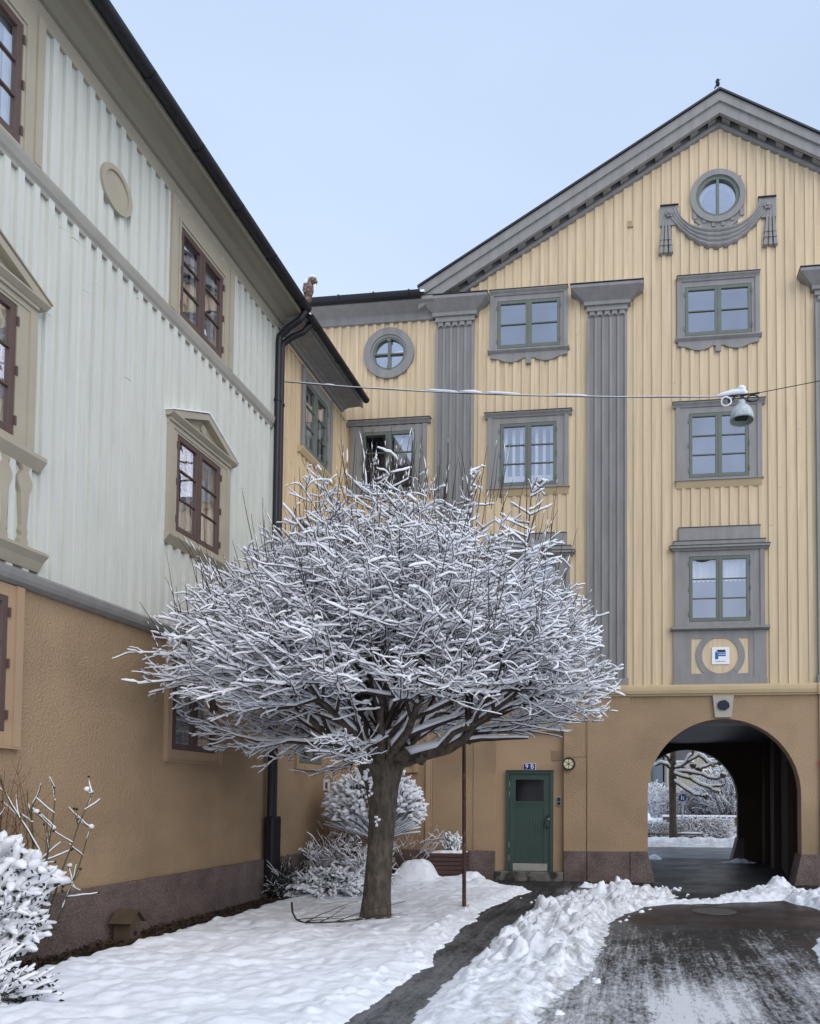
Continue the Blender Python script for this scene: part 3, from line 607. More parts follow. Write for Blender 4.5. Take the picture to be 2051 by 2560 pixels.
for i, ((u0, u1, z0, z1), c) in enumerate(zip(low, (CR, CA, CB, C0))):
    cc = [(u0+.05, u1-.05, 6.03, 6.42, .012, .13)]
    wn = window(FAC, gate, u0, u1, z0, z1, 3, cl=(.28, .28), ct=.11, cb=.10, curtain=cc, **wA)
    b = MB(FAC); b.box(c-.93, c+.93, 6.59, 6.63, 0, .09); b.box(c-.97, c+.97, 6.63, 6.675, 0, .14); b.box(c-.89, c+.89, 6.675, 6.78, 0, .09); b.box(c-.79, c+.79, 6.79, 7.055, 0, .07)
    o = b.build('lintel', M['grey'], wn)
    b = MB(FAC); b.box(c-.98, c+.98, 6.675, 6.685, 0, .15); b.box(c-.90, c+.90, 6.78, 6.79, 0, .10); b.box(c-.80, c+.80, 7.055, 7.067, 0, .08); b.build('flashing', M['slate'], wn)
    b = MB(FAC); b.extr([(4.99, 0), (4.99, .08), (5.01, .15), (5.06, .15), (5.075, .03), (5.075, 0)], c-.955, c+.955); b.build('sill', M['grey'], wn)
    b = MB(FAC)                                         # apron panel with a ring
    for x in ((-.90, -.66, 4.05, 4.985), (.66, .90, 4.05, 4.985)): b.box(c+x[0], c+x[1], x[2], x[3], 0, .055)
    for x in ((-.66, -.55, 4.05, 4.985), (.56, .66, 4.05, 4.985), (-.55, .56, 4.83, 4.985), (-.55, .56, 4.05, 4.135)): b.box(c+x[0], c+x[1], x[2], x[3], 0, .045)
    b.box(c-.91, c+.91, 3.915, 4.05, 0, .07)
    ring = []
    for s0, s1 in ((-.82, .82), (PI-.82, PI+.82)): b.ring(c+.01, 4.49, .355, .475, 0, .05, 24, s0, s1)
    for s0, s1 in ((.82, PI-.82), (PI+.82, 2*PI-.82)):                 # top and bottom arcs cut by the panel
        k = 20; poly = []
        for j in range(k+1): a = s0+(s1-s0)*j/k; poly.append((c+.01+.355*math.cos(a), 4.49+max(-.355, min(.341, .355*math.sin(a)))))
        for j in range(k, -1, -1): a = s0+(s1-s0)*j/k; r_ = .475; zz = 4.49+r_*math.sin(a); zz = min(4.832, max(4.133, zz)); poly.append((c+.01+r_*math.cos(a), zz))
        b.prism(poly, 0, .043)
    b.build('apron_panel', M['grey'], wn)
    MB(FAC).add([(c-.57, 4.1, .032), (c+.58, 4.1, .032), (c+.58, 4.86, .032), (c-.57, 4.86, .032)], [[0, 1, 2, 3]]).build('apron_boards', M['yellow'], wn)
# round windows
def round_window(c, z, ro, ri, rs, rg, cross, parent):
    b = MB(FAC); b.ring(c, z, ri, ro, -.03, .07, 56); b.ring(c, z, rs, ri, -.10, .045, 56); o = b.build('round_window', M['grey'], parent)
    b = MB(FAC); b.ring(c, z, rg, rs, -.06, .035, 56); b.box(c-.028, c+.028, z-rg, z+rg, -.05, .03)
    if cross: b.box(c-rg, c+rg, z-.014, z+.014, -.05, .025); b.box(c-.04, c+.04, z+.26, z+.34, .03, .05); b.box(c-.04, c+.04, z-.34, z-.26, .03, .05)
    b.build('sash_frame', M['green'], o)
    MB(FAC).disc(c, z, rg+.01, -.022, -.02, 48).build('pane', M['glass'], o)
    MB(FAC).ring(c, z, rg*.86, rg*.99, -.16, -.12, 48).build('inner_frame', M['whitewood'], o) if not cross else None
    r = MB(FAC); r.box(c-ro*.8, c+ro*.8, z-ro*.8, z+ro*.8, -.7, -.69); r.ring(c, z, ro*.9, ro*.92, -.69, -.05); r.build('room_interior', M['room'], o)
round_window(1.68, 13.83, .548, .435, .432, .365, False, gate)
round_window(-5.145, 11.04, .545, .40, .355, .315, True, gate)
# grey boards under the round window, carved swag
b = MB(FAC); b.prism([(1.16, 13.66), (1.16, 13.42), (1.4, 13.2), (1.68, 13.08), (1.96, 13.2), (2.2, 13.42), (2.2, 13.66), (1.95, 13.4), (1.68, 13.33), (1.41, 13.4)], 0, .033)
for i in range(6): u = 1.19+i*.185; b.box(u, u+.07, 13.16+.5*abs(u+.035-1.68), 13.36+.35*abs(u+.035-1.68), .02, .05)
b.build('grey_boards', M['grey'], gate)
sw = MB(FAC); NT, NS = 48, 20
inn = lambda t: (1.68+ .79*math.sin((t-.5)*PI*.98), 13.70-.575*math.cos((t-.5)*PI*.98)**1.0*1.0)
vs = []
for i in range(NT+1):
    t = i/NT; a = (t-.5)*PI*.96
    ix, iz = 1.68+.80*math.sin(a)/math.sin(PI*.48), 13.15+.56*(abs(t-.5)*2)**2.1
    ox, oz = 1.68+1.02*(t-.5)*2, 12.76+.80*(abs(t-.5)*2)**2.0
    oz -= .022*abs(math.sin(t*PI*11)); 
    for j in range(NS+1):
        s = j/NS; n = .06+.035*abs(math.sin(s*PI*4+.6*math.sin(t*PI)))*min(1, 4*t+.2, 4*(1-t)+.2)
        if j in (0, NS): n = .0
        vs.append((ix+(ox-ix)*s, iz+(oz-iz)*s, n))
sw.add(vs, [[i*(NS+1)+j, (i+1)*(NS+1)+j, (i+1)*(NS+1)+j+1, i*(NS+1)+j+1] for i in range(NT) for j in range(NS)])
for sd_, ux in ((-1, .70), (1, 2.66)):
    z0 = 13.68
    poly = [(ux-.17*1, 13.70), (ux+.19, 13.70), (ux+.13, 13.3), (ux-.17, 13.3)] if sd_ < 0 else [(ux-.19, 13.70), (ux+.16, 13.70), (ux+.16, 13.3), (ux-.13, 13.3)]
    sw.prism(poly, 0, .055)
    cx = ux-.05 if sd_ < 0 else ux+.05
    for kk in range(3):                               # hanging folds ending in tassels
        x0 = cx-.075+kk*.05; x1 = cx-.15+kk*.10
        for (za, zb, e_) in ((13.45, 12.98, 0), (12.98, 12.86, .012), (12.86, 12.70, .02)):
            ta = (13.45-za)/.75; tb = (13.45-zb)/.75; xa = x0+(x1-x0)*ta; xb = x0+(x1-x0)*tb; wa = .052+.035*ta; wb = .052+.035*tb
            sw.add([(xa, za, 0), (xa+wa, za, 0), (xb+wb+.008, zb+.015, 0), (xb+wb/2, zb-.012, 0), (xb-.008, zb+.015, 0), (xa+.012, za, .06+e_), (xa+wa-.012, za, .06+e_), (xb+wb-.006, zb+.02, .07+e_), (xb+wb/2, zb+.0, .085+e_), (xb+.006, zb+.02, .07+e_)],
                   [[5, 6, 7, 8, 9], [0, 1, 6, 5], [1, 2, 7, 6], [2, 3, 8, 7], [3, 4, 9, 8], [4, 0, 5, 9]])
swo = sw.build('carved_swag', M['grey'], gate)
for ux in (.715, 2.655):
    b = MB(FAC); b.disc(ux, 13.53, .035, .05, .12, 12)
    for kk in range(6): a = kk*PI/3; b.disc(ux+.055*math.cos(a), 13.53+.055*math.sin(a), .032, .05, .10, 10)
    b.build('rosette', M['grey'], swo)
boxes(FAC, 'flashing', M['slate'], swo, [(.525, .895, 13.70, 13.715, 0, .09), (2.465, 2.825, 13.70, 13.715, 0, .09)])
b = MB(FAC); b.box(-.135, -.015, 13.36, 13.49, .02, .035)
for i in range(5): b.box(-.125, -.025, 13.372+i*.023, 13.382+i*.023, .035, .045)
b.build('wall_vent', M['yellow_trim'], gate)
# pilasters
for pc in (-3.715, -.545, 3.955, 7.1):
    b = MB(FAC); b.box(pc-.405, pc+.405, 4.05, 11.62, 0, .045)
    for i in range(6): u = pc-.405+i*.152; b.box(u, u+.05, 4.06, 11.46, .044, .085)
    for i in range(5):
        xl = pc-.405+.05+i*.152; xr = xl+.102; zt, z0 = 11.60, 11.47
        b.prism([(xl, zt), (xr, zt), (xr, z0)]+[((xl+xr)/2+.051*math.cos(a), z0+.055*math.sin(a)) for a in [PI*k/10 for k in range(1, 10)]]+[(xl, z0)], .044, .083)
    b.box(pc-.43, pc+.43, 3.915, 4.06, 0, .10)
    pil = b.build('pilaster', M['grey'], gate)
    b = MB(FAC); b.box(pc-.415, pc+.415, 11.60, 11.70, 0, .10); b.box(pc-.475, pc+.475, 11.70, 11.775, 0, .14)
    b.add([(pc-.46, 11.775, 0), (pc+.46, 11.775, 0), (pc+.73, 11.98, 0), (pc-.73, 11.98, 0), (pc-.46, 11.775, .13), (pc+.46, 11.775, .13), (pc+.73, 11.96, .32), (pc-.73, 11.96, .32), (pc-.73, 12.03, 0), (pc+.73, 12.03, 0), (pc+.73, 12.02, .32), (pc-.73, 12.02, .32)],
          [[0, 1, 5, 4], [4, 5, 6, 7], [0, 4, 7, 3], [1, 5, 6, 2], [3, 2, 9, 8], [7, 6, 10, 11], [3, 7, 11, 8], [2, 6, 10, 9], [8, 9, 10, 11]])
    b.build('capital', M['grey'], pil)
    MB(FAC).box(pc-.74, pc+.74, 12.03, 12.045, 0, .335).build('flashing', M['slate'], pil)
    if pc > -1: MB(FAC).extr([(12.045, .01), (12.045, .32), (12.055, .325), (12.068, .30), (12.075, .01)], pc-.70, pc+.72).build('snow_layer', M['snow'], pil)
# raking cornice
def rake(name, m, l0, l1, n0, n1, x0=-4.45, x1=7.85, parent=gate):
    b = MB(FAC)
    for a, c in ((x0, AX), (AX, x1)):
        za = lambda u, l: l-SL*abs(u-AX)
        b.prism([(a, za(a, l0)), (c, za(c, l0)), (c, za(c, l1)), (a, za(a, l1))], n0, n1)
    return b.build(name, m, parent)
rake('cornice_band', M['grey'], 15.27, 15.345, 0, .07, -4.2, 7.6)
rake('cornice_backing', M['grey'], 15.30, 15.64, 0, .03, -4.4, 7.8)
rake('cornice_soffit', M['grey'], 15.62, 15.74, 0, .24, -4.4, 7.8)
rake('corona', M['grey'], 15.36, 15.58, .20, .27)
rake('corona', M['grey'], 15.58, 15.775, .20, .31)
rake('roof_edge', M['slate'], 15.775, 15.81, .0, .35)
for s_ in (1, -1):
    for i in range(17):
        u = AX+s_*(.06+.352*i); u1 = u+s_*.155; f = lambda x: -SL*abs(x-AX)
        MB(FAC).prism([(u, 15.375+f(u)), (u1, 15.375+f(u1)), (u1, 15.61+f(u1)), (u, 15.61+f(u))], .031, .17).build('dentil', M['grey'], gate)
# gable roof slabs and body behind the front
b = MB()
for s_ in (-1, 1):
    xa, xb = AX, AX+s_*6.15; za, zb = 15.775, 15.775-SL*6.15
    b.add([(xa, 14.46, za), (xb, 14.46, zb), (xb, 21.2, zb), (xa, 21.2, za), (xa, 14.46, za+.05), (xb, 14.46, zb+.05), (xb, 21.2, zb+.05), (xa, 21.2, za+.05)], [[0, 1, 2, 3], [4, 5, 6, 7], [0, 1, 5, 4], [1, 2, 6, 5], [2, 3, 7, 6], [3, 0, 4, 7]])
rf = b.build('roof', M['slate'], gate)
b = MB()
for s_ in (-1, 1):
    xa, xb = AX, AX+s_*6.0; za, zb = 15.82, 15.82-SL*6.0
    b.add([(xa, 14.49, za), (xb, 14.49, zb), (xb, 21.0, zb), (xa, 21.0, za), (xa, 14.49, za+.03), (xb, 14.49, zb+.03), (xb, 21.0, zb+.035), (xa, 21.0, za+.035)], [[0, 1, 2, 3], [4, 5, 6, 7], [0, 1, 5, 4], [1, 2, 6, 5], [2, 3, 7, 6], [3, 0, 4, 7]])
b.build('roof_snow', M['snow'], rf)
b = MB(); b.add([(-9.5, 20.5, 0), (AF_X-AF_R, 20.5, 0), (AF_X-AF_R, 20.5, 11.9), (-9.5, 20.5, 11.9)], [[0, 1, 2, 3]]); b.add([(AF_X+AF_R, 20.5, 0), (9.4, 20.5, 0), (9.4, 20.5, 11.9), (AF_X+AF_R, 20.5, 11.9)], [[0, 1, 2, 3]])
pts = [(AF_X+AF_R*math.cos(PI-PI*i/40), AF_S+AF_R*math.sin(PI-PI*i/40)) for i in range(41)]
for i in range(40): b.add([(pts[i][0], 20.5, pts[i][1]), (pts[i+1][0], 20.5, pts[i+1][1]), (pts[i+1][0], 20.5, 11.9), (pts[i][0], 20.5, 11.9)], [[0, 1, 2, 3]])
b.add([(9.4, 14.8, 0), (9.4, 20.5, 0), (9.4, 20.5, 11.9), (9.4, 14.8, 11.9)], [[0, 1, 2, 3]])
b.build('rear_wall', M['yellow'], gate)
# wing cornice left of the gable
b = MB(FAC); b.extr([(11.70, 0), (11.70, .07), (11.82, .08), (11.84, .10), (11.93, .30), (11.95, .34), (12.02, .34), (12.02, 0)], -9.4, -4.12)
b.build('wing_cornice', M['grey'], gate)
b = MB(FAC); b.extr([(12.05, .30), (12.01, .31), (11.965, .345), (11.95, .40), (11.97, .455), (12.01, .485), (12.06, .49), (12.06, .47), (12.06, .30)], -9.4, -4.36)
for i in range(8): b.extr([(12.07, .295), (12.0, .30), (11.945, .40), (12.0, .50), (12.07, .505)], -4.6-.75*i, -4.57-.75*i)
b.build('gutter', M['black'], gate)
b = MB(); b.add([(-9.4, 14.42, 12.06), (-4.3, 14.42, 12.06), (-4.3, 17.6, 13.9), (-9.4, 17.6, 13.9)], [[0, 1, 2, 3]]); wr = b.build('wing_roof', M['slate'], gate)
b = MB(); b.add([(-9.4, 14.40, 12.065), (-4.3, 14.40, 12.065), (-4.3, 17.5, 13.88), (-9.4, 17.5, 13.88), (-9.4, 14.42, 12.125), (-4.3, 14.42, 12.125), (-4.3, 17.5, 13.96), (-9.4, 17.5, 13.96)], [[4, 5, 6, 7], [0, 1, 5, 4], [1, 2, 6, 5], [3, 0, 4, 7]]); b.build('roof_snow', M['snow'], wr)
boxes(FAC, 'snow_guard', M['black'], gate, [(-5.50, -4.42, 12.06, 12.14, .30, .34), (-7.1, -6.25, 12.30, 12.34, .0, .04)])
# ground-floor window beside the trunk
wn = window(FAC, gate, -5.7, -4.55, 2.29, 3.40, 2, M['stucco_smooth'], M['green'], M['glass'], cl=(.13, .13), ct=.08, cb=.11, hinges=0)
# door
b = MB(FAC); D0 = -.10
b.box(-2.59, -2.53, .19, 2.22, D0, -.02); b.box(-1.69, -1.63, .19, 2.22, D0, -.02); b.box(-2.53, -1.69, 2.16, 2.22, D0, -.021)
door = b.build('door', M['door'], gate)
b = MB(FAC); b.box(-2.525, -2.40, .20, 2.155, -.09, -.045); b.box(-1.82, -1.695, .20, 2.155, -.09, -.045); b.box(-2.40, -1.82, 2.04, 2.155, -.09, -.046); b.box(-2.40, -1.82, 1.49, 1.60, -.09, -.046); b.box(-2.43, -1.79, 1.555, 1.585, -.05, -.03)
for i in range(10): u = -2.40+.058*i; b.box(u+.002, u+.056, .20, 1.49, -.09, -.056+.004*(i % 2)*0)
b.box(-2.4, -1.82, .2, 1.5, -.095, -.065)
b.build('door_leaf', M['door'], door)
MB(FAC).box(-2.40, -1.82, 1.60, 2.04, -.075, -.07).build('door_pane', M['darkglass'], door)
MB(FAC).box(-2.45, -1.77, 1.55, 2.10, -.099, -.094).build('door_backing', M['navy'], door)
MB(FAC).box(-2.445, -1.745, .20, .345, -.045, -.038).build('kick_plate', M['steel'], door)
b = MB(FAC); b.box(-2.60, -1.62, 2.22, 2.232, -.10, .0); b.build('door_flashing', M['door'], door)
b = MB(FAC)
b.tube([(-1.745, 1.30, -.04), (-1.745, 1.30, .02), (-1.775, 1.25, .035), (-1.785, 1.18, .035), (-1.775, 1.11, .035), (-1.745, 1.07, .02), (-1.745, 1.07, -.04)], .014)
b.disc(-1.745, 1.30, .024, -.044, -.035, 12); b.disc(-1.745, 1.07, .024, -.044, -.035, 12); b.build('door_handle', M['black'], door)
MB(FAC).disc(-1.715, 1.24, .018, -.044, -.025, 14).build('lock', M['steel'], door)
boxes(FAC, 'hinge', M['steel'], door, [(-2.535, -2.52, z-.055, z+.055, -.045, -.03) for z in (.45, .72, 1.75, 1.95)])
MB(FAC).box(-2.795, -1.415, 0, .188, -.11, .09).build('doorstep', M['greystone'], gate, bevel=.01)
b = MB(FAC); b.box(-1.665, -1.47, 2.43, 2.64, -.10, -.085)
for i in range(8): b.box(-1.655, -1.48, 2.44+.025*i, 2.452+.025*i, -.085, -.072)
b.build('wall_vent', M['stucco_smooth'], gate)

# ------------------------------------------------------------ things fixed to the front
def txt(body, size, loc, m, parent, name, rx=PI/2, rz=0, ext=.002, bold=.0):
    c = bpy.data.curves.new(name, 'FONT'); c.body = body; c.size = size; c.extrude = ext; c.align_x = 'CENTER'; c.align_y = 'CENTER'; c.offset = 0
    o = bpy.data.objects.new('tmp', c); col.objects.link(o); dg = bpy.context.evaluated_depsgraph_get(); me = bpy.data.meshes.new_from_object(o.evaluated_get(dg)); bpy.data.objects.remove(o)
    me.materials.clear(); R = Matrix.Translation(loc) @ Matrix.Rotation(rz, 4, 'Z') @ Matrix.Rotation(rx, 4, 'X'); me.transform(R); me.name = name
    return link(name, me, m, parent)
t = empty('house_number_sign', (-2.12, 14.9, 2.3), 'blue enamel number plate reading 9 B above the green door', 'sign')
MB(FAC).box(-2.245, -1.995, 2.238, 2.375, -.10, -.088).build('plate_border', M['enamel'], t)
MB(FAC).box(-2.237, -2.003, 2.246, 2.367, -.088, -.084).build('plate', M['blue'], t)
txt('9 B', .135, (-2.12, 14.8+.084, 2.305), M['enamel'], t, 'lettering', bold=.002)
t = empty('wall_lamp', (-1.305, 14.77, 2.355), 'round black bulkhead lamp with cream glass right of the green door', 'lamp')
MB(FAC).ring(-1.305, 2.355, .100, .130, .03, .10, 32).build('lamp_ring', M['black'], t)
MB(FAC).disc(-1.305, 2.355, .104, .03, .085, 32).build('lamp_glass', M['lampglass'], t)
b = MB(FAC)
for a in (PI/2, PI/6, -PI/6): b.add([(-1.305+s1*.10*math.cos(a)+s2*.004*math.sin(a), 2.355+s1*.10*math.sin(a)-s2*.004*math.cos(a), nn) for nn in (.086, .094) for s1, s2 in ((-1, -1), (-1, 1), (1, 1), (1, -1))], [[0, 1, 2, 3], [4, 5, 6, 7], [0, 1, 5, 4], [1, 2, 6, 5], [2, 3, 7, 6], [3, 0, 4, 7]])
b.build('lamp_guard', M['black'], t)
MB(FAC).tube([(-1.30, 2.485, .045), (-1.27, 2.505, .04), (-.99, 2.505, .04), (-.955, 2.51, .04), (-.95, 3.68, .04)], .006, 6).build('cable', M['stucco_smooth'], t)
t = empty('intercom', (-1.515, 14.9, 1.6), 'small grey door intercom panel right of the green door', 'intercom')
MB(FAC).box(-1.562, -1.468, 1.51, 1.695, -.10, -.07).build('housing', M['steel'], t, bevel=.006)
boxes(FAC, 'keypad', M['black'], t, [(-1.548, -1.482, 1.525, 1.59, -.07, -.066), (-1.548, -1.482, 1.60, 1.68, -.07, -.066)])
t = empty('company_sign', (1.69, 14.7, 4.48), 'square white plate with a blue house shaped F in the grey ring', 'sign')
MB(FAC).box(1.52, 1.86, 4.312, 4.655, .035, .052).build('plate', M['enamel'], t, bevel=.006)
MB(FAC).prism([(1.585, 4.415), (1.645, 4.415), (1.645, 4.475), (1.79, 4.475), (1.79, 4.505), (1.645, 4.505), (1.645, 4.52), (1.79, 4.52), (1.79, 4.545), (1.63, 4.545), (1.605, 4.575), (1.585, 4.545)], .052, .056).build('emblem_letter', M['logoblue'], t)
MB(FAC).prism([(1.615, 4.60), (1.775, 4.60), (1.795, 4.555), (1.635, 4.555)], .052, .057).build('emblem_roof', M['navy'], t)
txt('Familjebostäder', .030, (1.69, 14.8-.052, 4.372), M['navy'], t, 'lettering')
t = empty('red_wall_sign', (3.6, 14.75, 2.4), 'red round plate at the right edge by the arch', 'sign'); MB(FAC).disc(3.64, 2.36, .10, .046, .06, 28).build('disc', M['red'], t)

# ------------------------------------------------------------ white wing on the left
wing = empty('white_wing', (-6.05, 5, 0), 'long white board clad building with beige trim on an ochre base, left', 'building')
Y0, Y1 = -8.0, 11.62
ups = [(5.37, 6.38), (8.95, 9.96)]+[(5.37-3.6, 6.38-3.6)]
lwh = [(a, b_, 8.07, 9.29) for a, b_ in ups]+[(a+.01, b_+.03, 5.17, 6.47) for a, b_ in ups]
siding(LW, Y0, Y1, 3.86, lambda u: 9.62, lwh, wing, M['white'], step=.178, bw=.078, thick=.040, seed=9)
bas = [(a+.06, b_+.04, 2.29, 3.60) for a, b_ in ups]
flat_wall(LW, Y0, 14.8, 0, 3.78, bas+[(12.70, 13.66, 2.29, 3.40)], wing, M['stucco'], 'rendered_wall')
b = MB(LW); b.box(Y0, 14.75, 0, .65, 0, .055); b.build('granite_plinth', M['granite'], wing, bevel=.015)
b = MB(LW); b.extr([(3.73, 0), (3.73, .04), (3.76, .10), (3.80, .12), (3.85, .13), (3.90, .05), (3.915, 0)], Y0, Y1); b.build('belt_course', M['grey'], wing)
b = MB(LW); b.extr([(7.83, 0), (7.83, .035), (7.87, .045), (7.90, .07), (7.97, .095), (8.0, .10), (8.02, .035), (8.02, 0)], Y0, Y1); b.build('string_course', mat('stone_grey_trim', rgb(.36, .34, .30), .6, .1, 3), wing)
b = MB(LW); b.extr([(9.57, 0), (9.57, .04), (9.62, .05), (9.64, .07), (9.70, .08), (9.70, 0)], Y0, Y1); b.build('eaves_moulding', M['beige'], wing)
b = MB(LW); b.extr([(9.70, 0), (9.70, .13), (9.78, .22), (9.80, .46), (9.77, .47), (9.77, .50), (9.92, .50), (9.92, 0)], Y0, Y1+.05); b.build('soffit', M['soffit'], wing)
def gutter(u0, u1, n, z, parent, r=.07):
    b = MB(LW); prof = [(z+r*math.sin(a)*1.0, n+r*math.cos(a)) for a in [PI+PI*i/10 for i in range(11)]]+[(z+.012, n+r), (z+.012, n-r)]
    b.extr(prof, u0, u1); u = u0+.3
    while u < u1: b.extr([(z+(r+.009)*math.sin(a), n+(r+.009)*math.cos(a)) for a in [PI+PI*i/10 for i in range(11)]], u, u+.035); u += .95
    return b.build('gutter', M['black'], parent)
gutter(Y0, Y1-.02, .57, 9.90, wing, .085)
b = MB(LW); b.prism([(Y0, 9.93), (Y1, 9.93), (Y1, 9.95), (Y0, 9.95)], .0, .52); b.add([(Y0, 9.93, .54), (Y1, 9.93, .54), (Y1, 11.9, -3.2), (Y0, 11.9, -3.2)], [[0, 1, 2, 3]]); rf = b.build('roof', M['slate'], wing)
b = MB(LW); b.add([(Y0, 9.94, .53), (Y1, 9.94, .53), (Y1, 11.9, -3.2), (Y0, 11.9, -3.2), (Y0, 9.99, .53), (Y1, 9.99, .53), (Y1, 11.97, -3.2), (Y0, 11.97, -3.2)], [[4, 5, 6, 7], [0, 1, 5, 4]]); b.build('roof_snow', M['snow'], rf)
b = MB(LW); b.box(Y1-.09, Y1+.0, 3.9, 9.6, 0, .06); b.build('corner_board', M['white'], wing)
b = MB(LW); b.ring(7.71, 8.73, .195, .255, 0, .075, 40); b.disc(7.71, 8.73, .20, 0, .054, 40); mo = b.build('oval_medallion', M['beige'], wing)
wL = dict(cas=M['beige'], sash=M['maroon'], glass=M['glass_side'], white_inner=True)
for i, (a, b_) in enumerate(ups):
    cc = [(a+.04, b_-.04, 8.1, 9.25, .01, .07)] if i == 0 else None
    wn = window(LW, wing, a, b_, 8.07, 9.29, 3, cl=(.22, .24), ct=.27, cb=.04, curtain=cc, proud=.055, **wL)
    boxes(LW, 'casing_moulding', M['beige'], wn, [(a-.06, a-.03, 8.03, 9.36, .055, .07), (b_+.03, b_+.06, 8.03, 9.36, .055, .07), (a-.03, b_+.03, 9.33, 9.36, .055, .07)])
for i, (a, b_) in enumerate(ups):
    a, b_ = a+.01, b_+.03; c = (a+b_)/2
    cc = [(a+.04, a+.25, 5.2, 6.4, .015, .06), (b_-.28, b_-.04, 5.2, 6.4, .015, .06), (c-.12, c+.1, 5.2, 5.75, .015, .06)]
    wn = window(LW, wing, a, b_, 5.17, 6.47, 3, cl=(.20, .22), ct=.03, cb=.07, proud=.055, curtain=cc, **wL)
    if i: boxes(LW, 'coloured_border', M['amber'], wn, [(a+.09, c-.09, 6.27, 6.38, -.11, -.1), (c+.09, b_-.09, 6.27, 6.38, -.11, -.1)])
    b = MB(LW); b.box(a-.21, b_+.23, 6.50, 6.56, 0, .065); b.box(a-.20, b_+.22, 6.56, 6.60, 0, .09); b.extr([(6.60, 0), (6.60, .10), (6.64, .15), (6.66, .15), (6.68, 0)], a-.24, b_+.30)
    # pediment: raking pieces and a recessed field with a small boss
    L_, R_ = a-.24, b_+.30; cm = (L_+R_)/2; AZ = 7.02
    b.prism([(L_, 6.66), (cm, AZ-.02), (cm, AZ-.10), (L_+.22, 6.66)], 0, .15); b.prism([(R_, 6.66), (cm, AZ-.02), (cm, AZ-.10), (R_-.22, 6.66)], 0, .15); b.prism([(L_+.1, 6.66), (R_-.1, 6.66), (cm, AZ-.08)], 0, .05)
    b.disc(cm, 6.79, .062, .05, .08, 20)
    o = b.build('pediment', M['beige'], wn)
    b = MB(LW); b.prism([(L_-.01, 6.66), (cm, AZ), (R_+.01, 6.66), (R_+.01, 6.675), (cm, AZ+.018), (L_-.01, 6.675)], 0, .165); b.build('flashing', M['snow'] if i == 1 else M['beige'], wn)
    b = MB(LW); b.extr([(4.95, 0), (4.95, .04), (5.0, .08), (5.05, .12), (5.09, .12), (5.10, 0)], a-.22, b_+.34); b.build('sill', M['beige'], wn)
    if i == 0:                                                   # flat balusters and lower cornice under the nearer window
        b = MB(LW)
        for cu in (5.41, 5.64, 5.87, 6.10, 6.33, 6.57):
            pr = [(.0, 4.13), (.05, 4.13), (.05, 4.20), (.03, 4.24), (.042, 4.29), (.03, 4.34), (.045, 4.55), (.05, 4.66), (.085, 4.76), (.085, 4.80), (.03, 4.90), (.055, 4.95), (0, 4.95)]
            b.prism([(cu+w_, z) for w_, z in pr[1:-1]]+[(cu-w_, z) for w_, z in reversed(pr[1:-1])], 0, .05)
        b.build('flat_baluster', M['beige'], wn)
        b = MB(LW); b.extr([(3.93, 0), (3.93, .05), (4.02, .10), (4.08, .16), (4.11, .16), (4.12, 0)], 5.0, 6.76); b.build('balustrade_base', M['beige'], wn)
for a, b_, z0, z1 in bas:
    cc = [(a+.04, b_-.04, 2.35, 3.5, .012, .08)]
    wn = window(LW, wing, a, b_, z0, z1, 3, cas=M['stucco_smooth'], sash=M['maroon'], glass=M['glass_side'], white_inner=True, cl=(.12, .17), ct=.12, cb=.15, proud=.04, curtain=cc)
    MB(LW).box(a-.12, b_+.19, 2.125, 2.14, 0, .07).build('sill', M['stucco_smooth'], wn)
wn = window(LW, wing, 12.70, 13.66, 2.29, 3.40, 2, cas=M['stucco_smooth'], sash=M['green'], glass=M['glass_side'], cl=(.12, .12), ct=.1, cb=.12, proud=.04, hinges=0)
b = MB(LW)
for i in range(5): b.box(10.2, 10.28, .93+i*.028, .945+i*.028, 0, .012)
b.build('wall_vent', M['stucco_smooth'], wing)
# twin downpipes with swan necks
def pipe(u, n, r, neck, parent, name='downpipe'):
    b = MB(LW); b.tube([(u, .10, n), (u, 9.30, n)]+neck, r, 14)
    for z in (1.1, 3.4, 5.9, 8.3): b.lathe_ok = 0; b.tube([(u, z, n), (u, z+.04, n)], r+.012, 14)
    return b.build(name, M['black'], parent, smooth=False)
pipe(11.54, .11, .052, [(11.54, 9.42, .13), (11.53, 9.56, .30), (11.54, 9.68, .48), (11.56, 9.83, .57)], wing)
pipe(11.68, .10, .048, [(11.68, 9.38, .12), (11.71, 9.50, .26), (11.75, 9.60, .44), (11.77, 9.72, .54), (11.78, 9.80, .56)], wing)
b = MB(LW); b.box(11.46, 11.76, .15, 1.35, .045, .20); b.build('downpipe_casing', M['black'], wing, bevel=.03)

# yellow annex between the wing and the front
annex = empty('yellow_annex', (-6.05, 13.2, 0), 'narrow yellow board clad annex between white wing and gabled front', 'building')
anh = [(12.68, 13.68, 8.08, 9.35), (12.68, 13.68, 5.2, 6.48)]
siding(LW, 11.63, 14.79, 3.86, lambda u: 9.62, anh, annex, M['yellow'], step=.17, bw=.07, thick=.028, seed=3)
b = MB(LW); b.extr([(3.70, 0), (3.70, .05), (3.74, .11), (3.86, .15), (3.90, .12), (3.91, 0)], 11.63, 14.65); b.build('belt_course', M['yellow_trim'], annex)
b = MB(LW); b.extr([(9.56, 0), (9.56, .04), (9.60, .05), (9.64, .02), (9.64, 0)], 11.63, 14.79); b.build('eaves_moulding', M['yellow_trim'], annex)
b = MB(LW); b.extr([(9.64, 0), (9.64, .07), (9.68, .08), (9.70, .11), (9.70, .14), (9.72, .16), (9.74, .44), (9.71, .45), (9.71, .49), (9.84, .49), (9.84, 0)], 11.6, 14.42); b.build('soffit', M['grey'], annex)
gutter(11.62, 14.30, .60, 9.80, annex, .07)
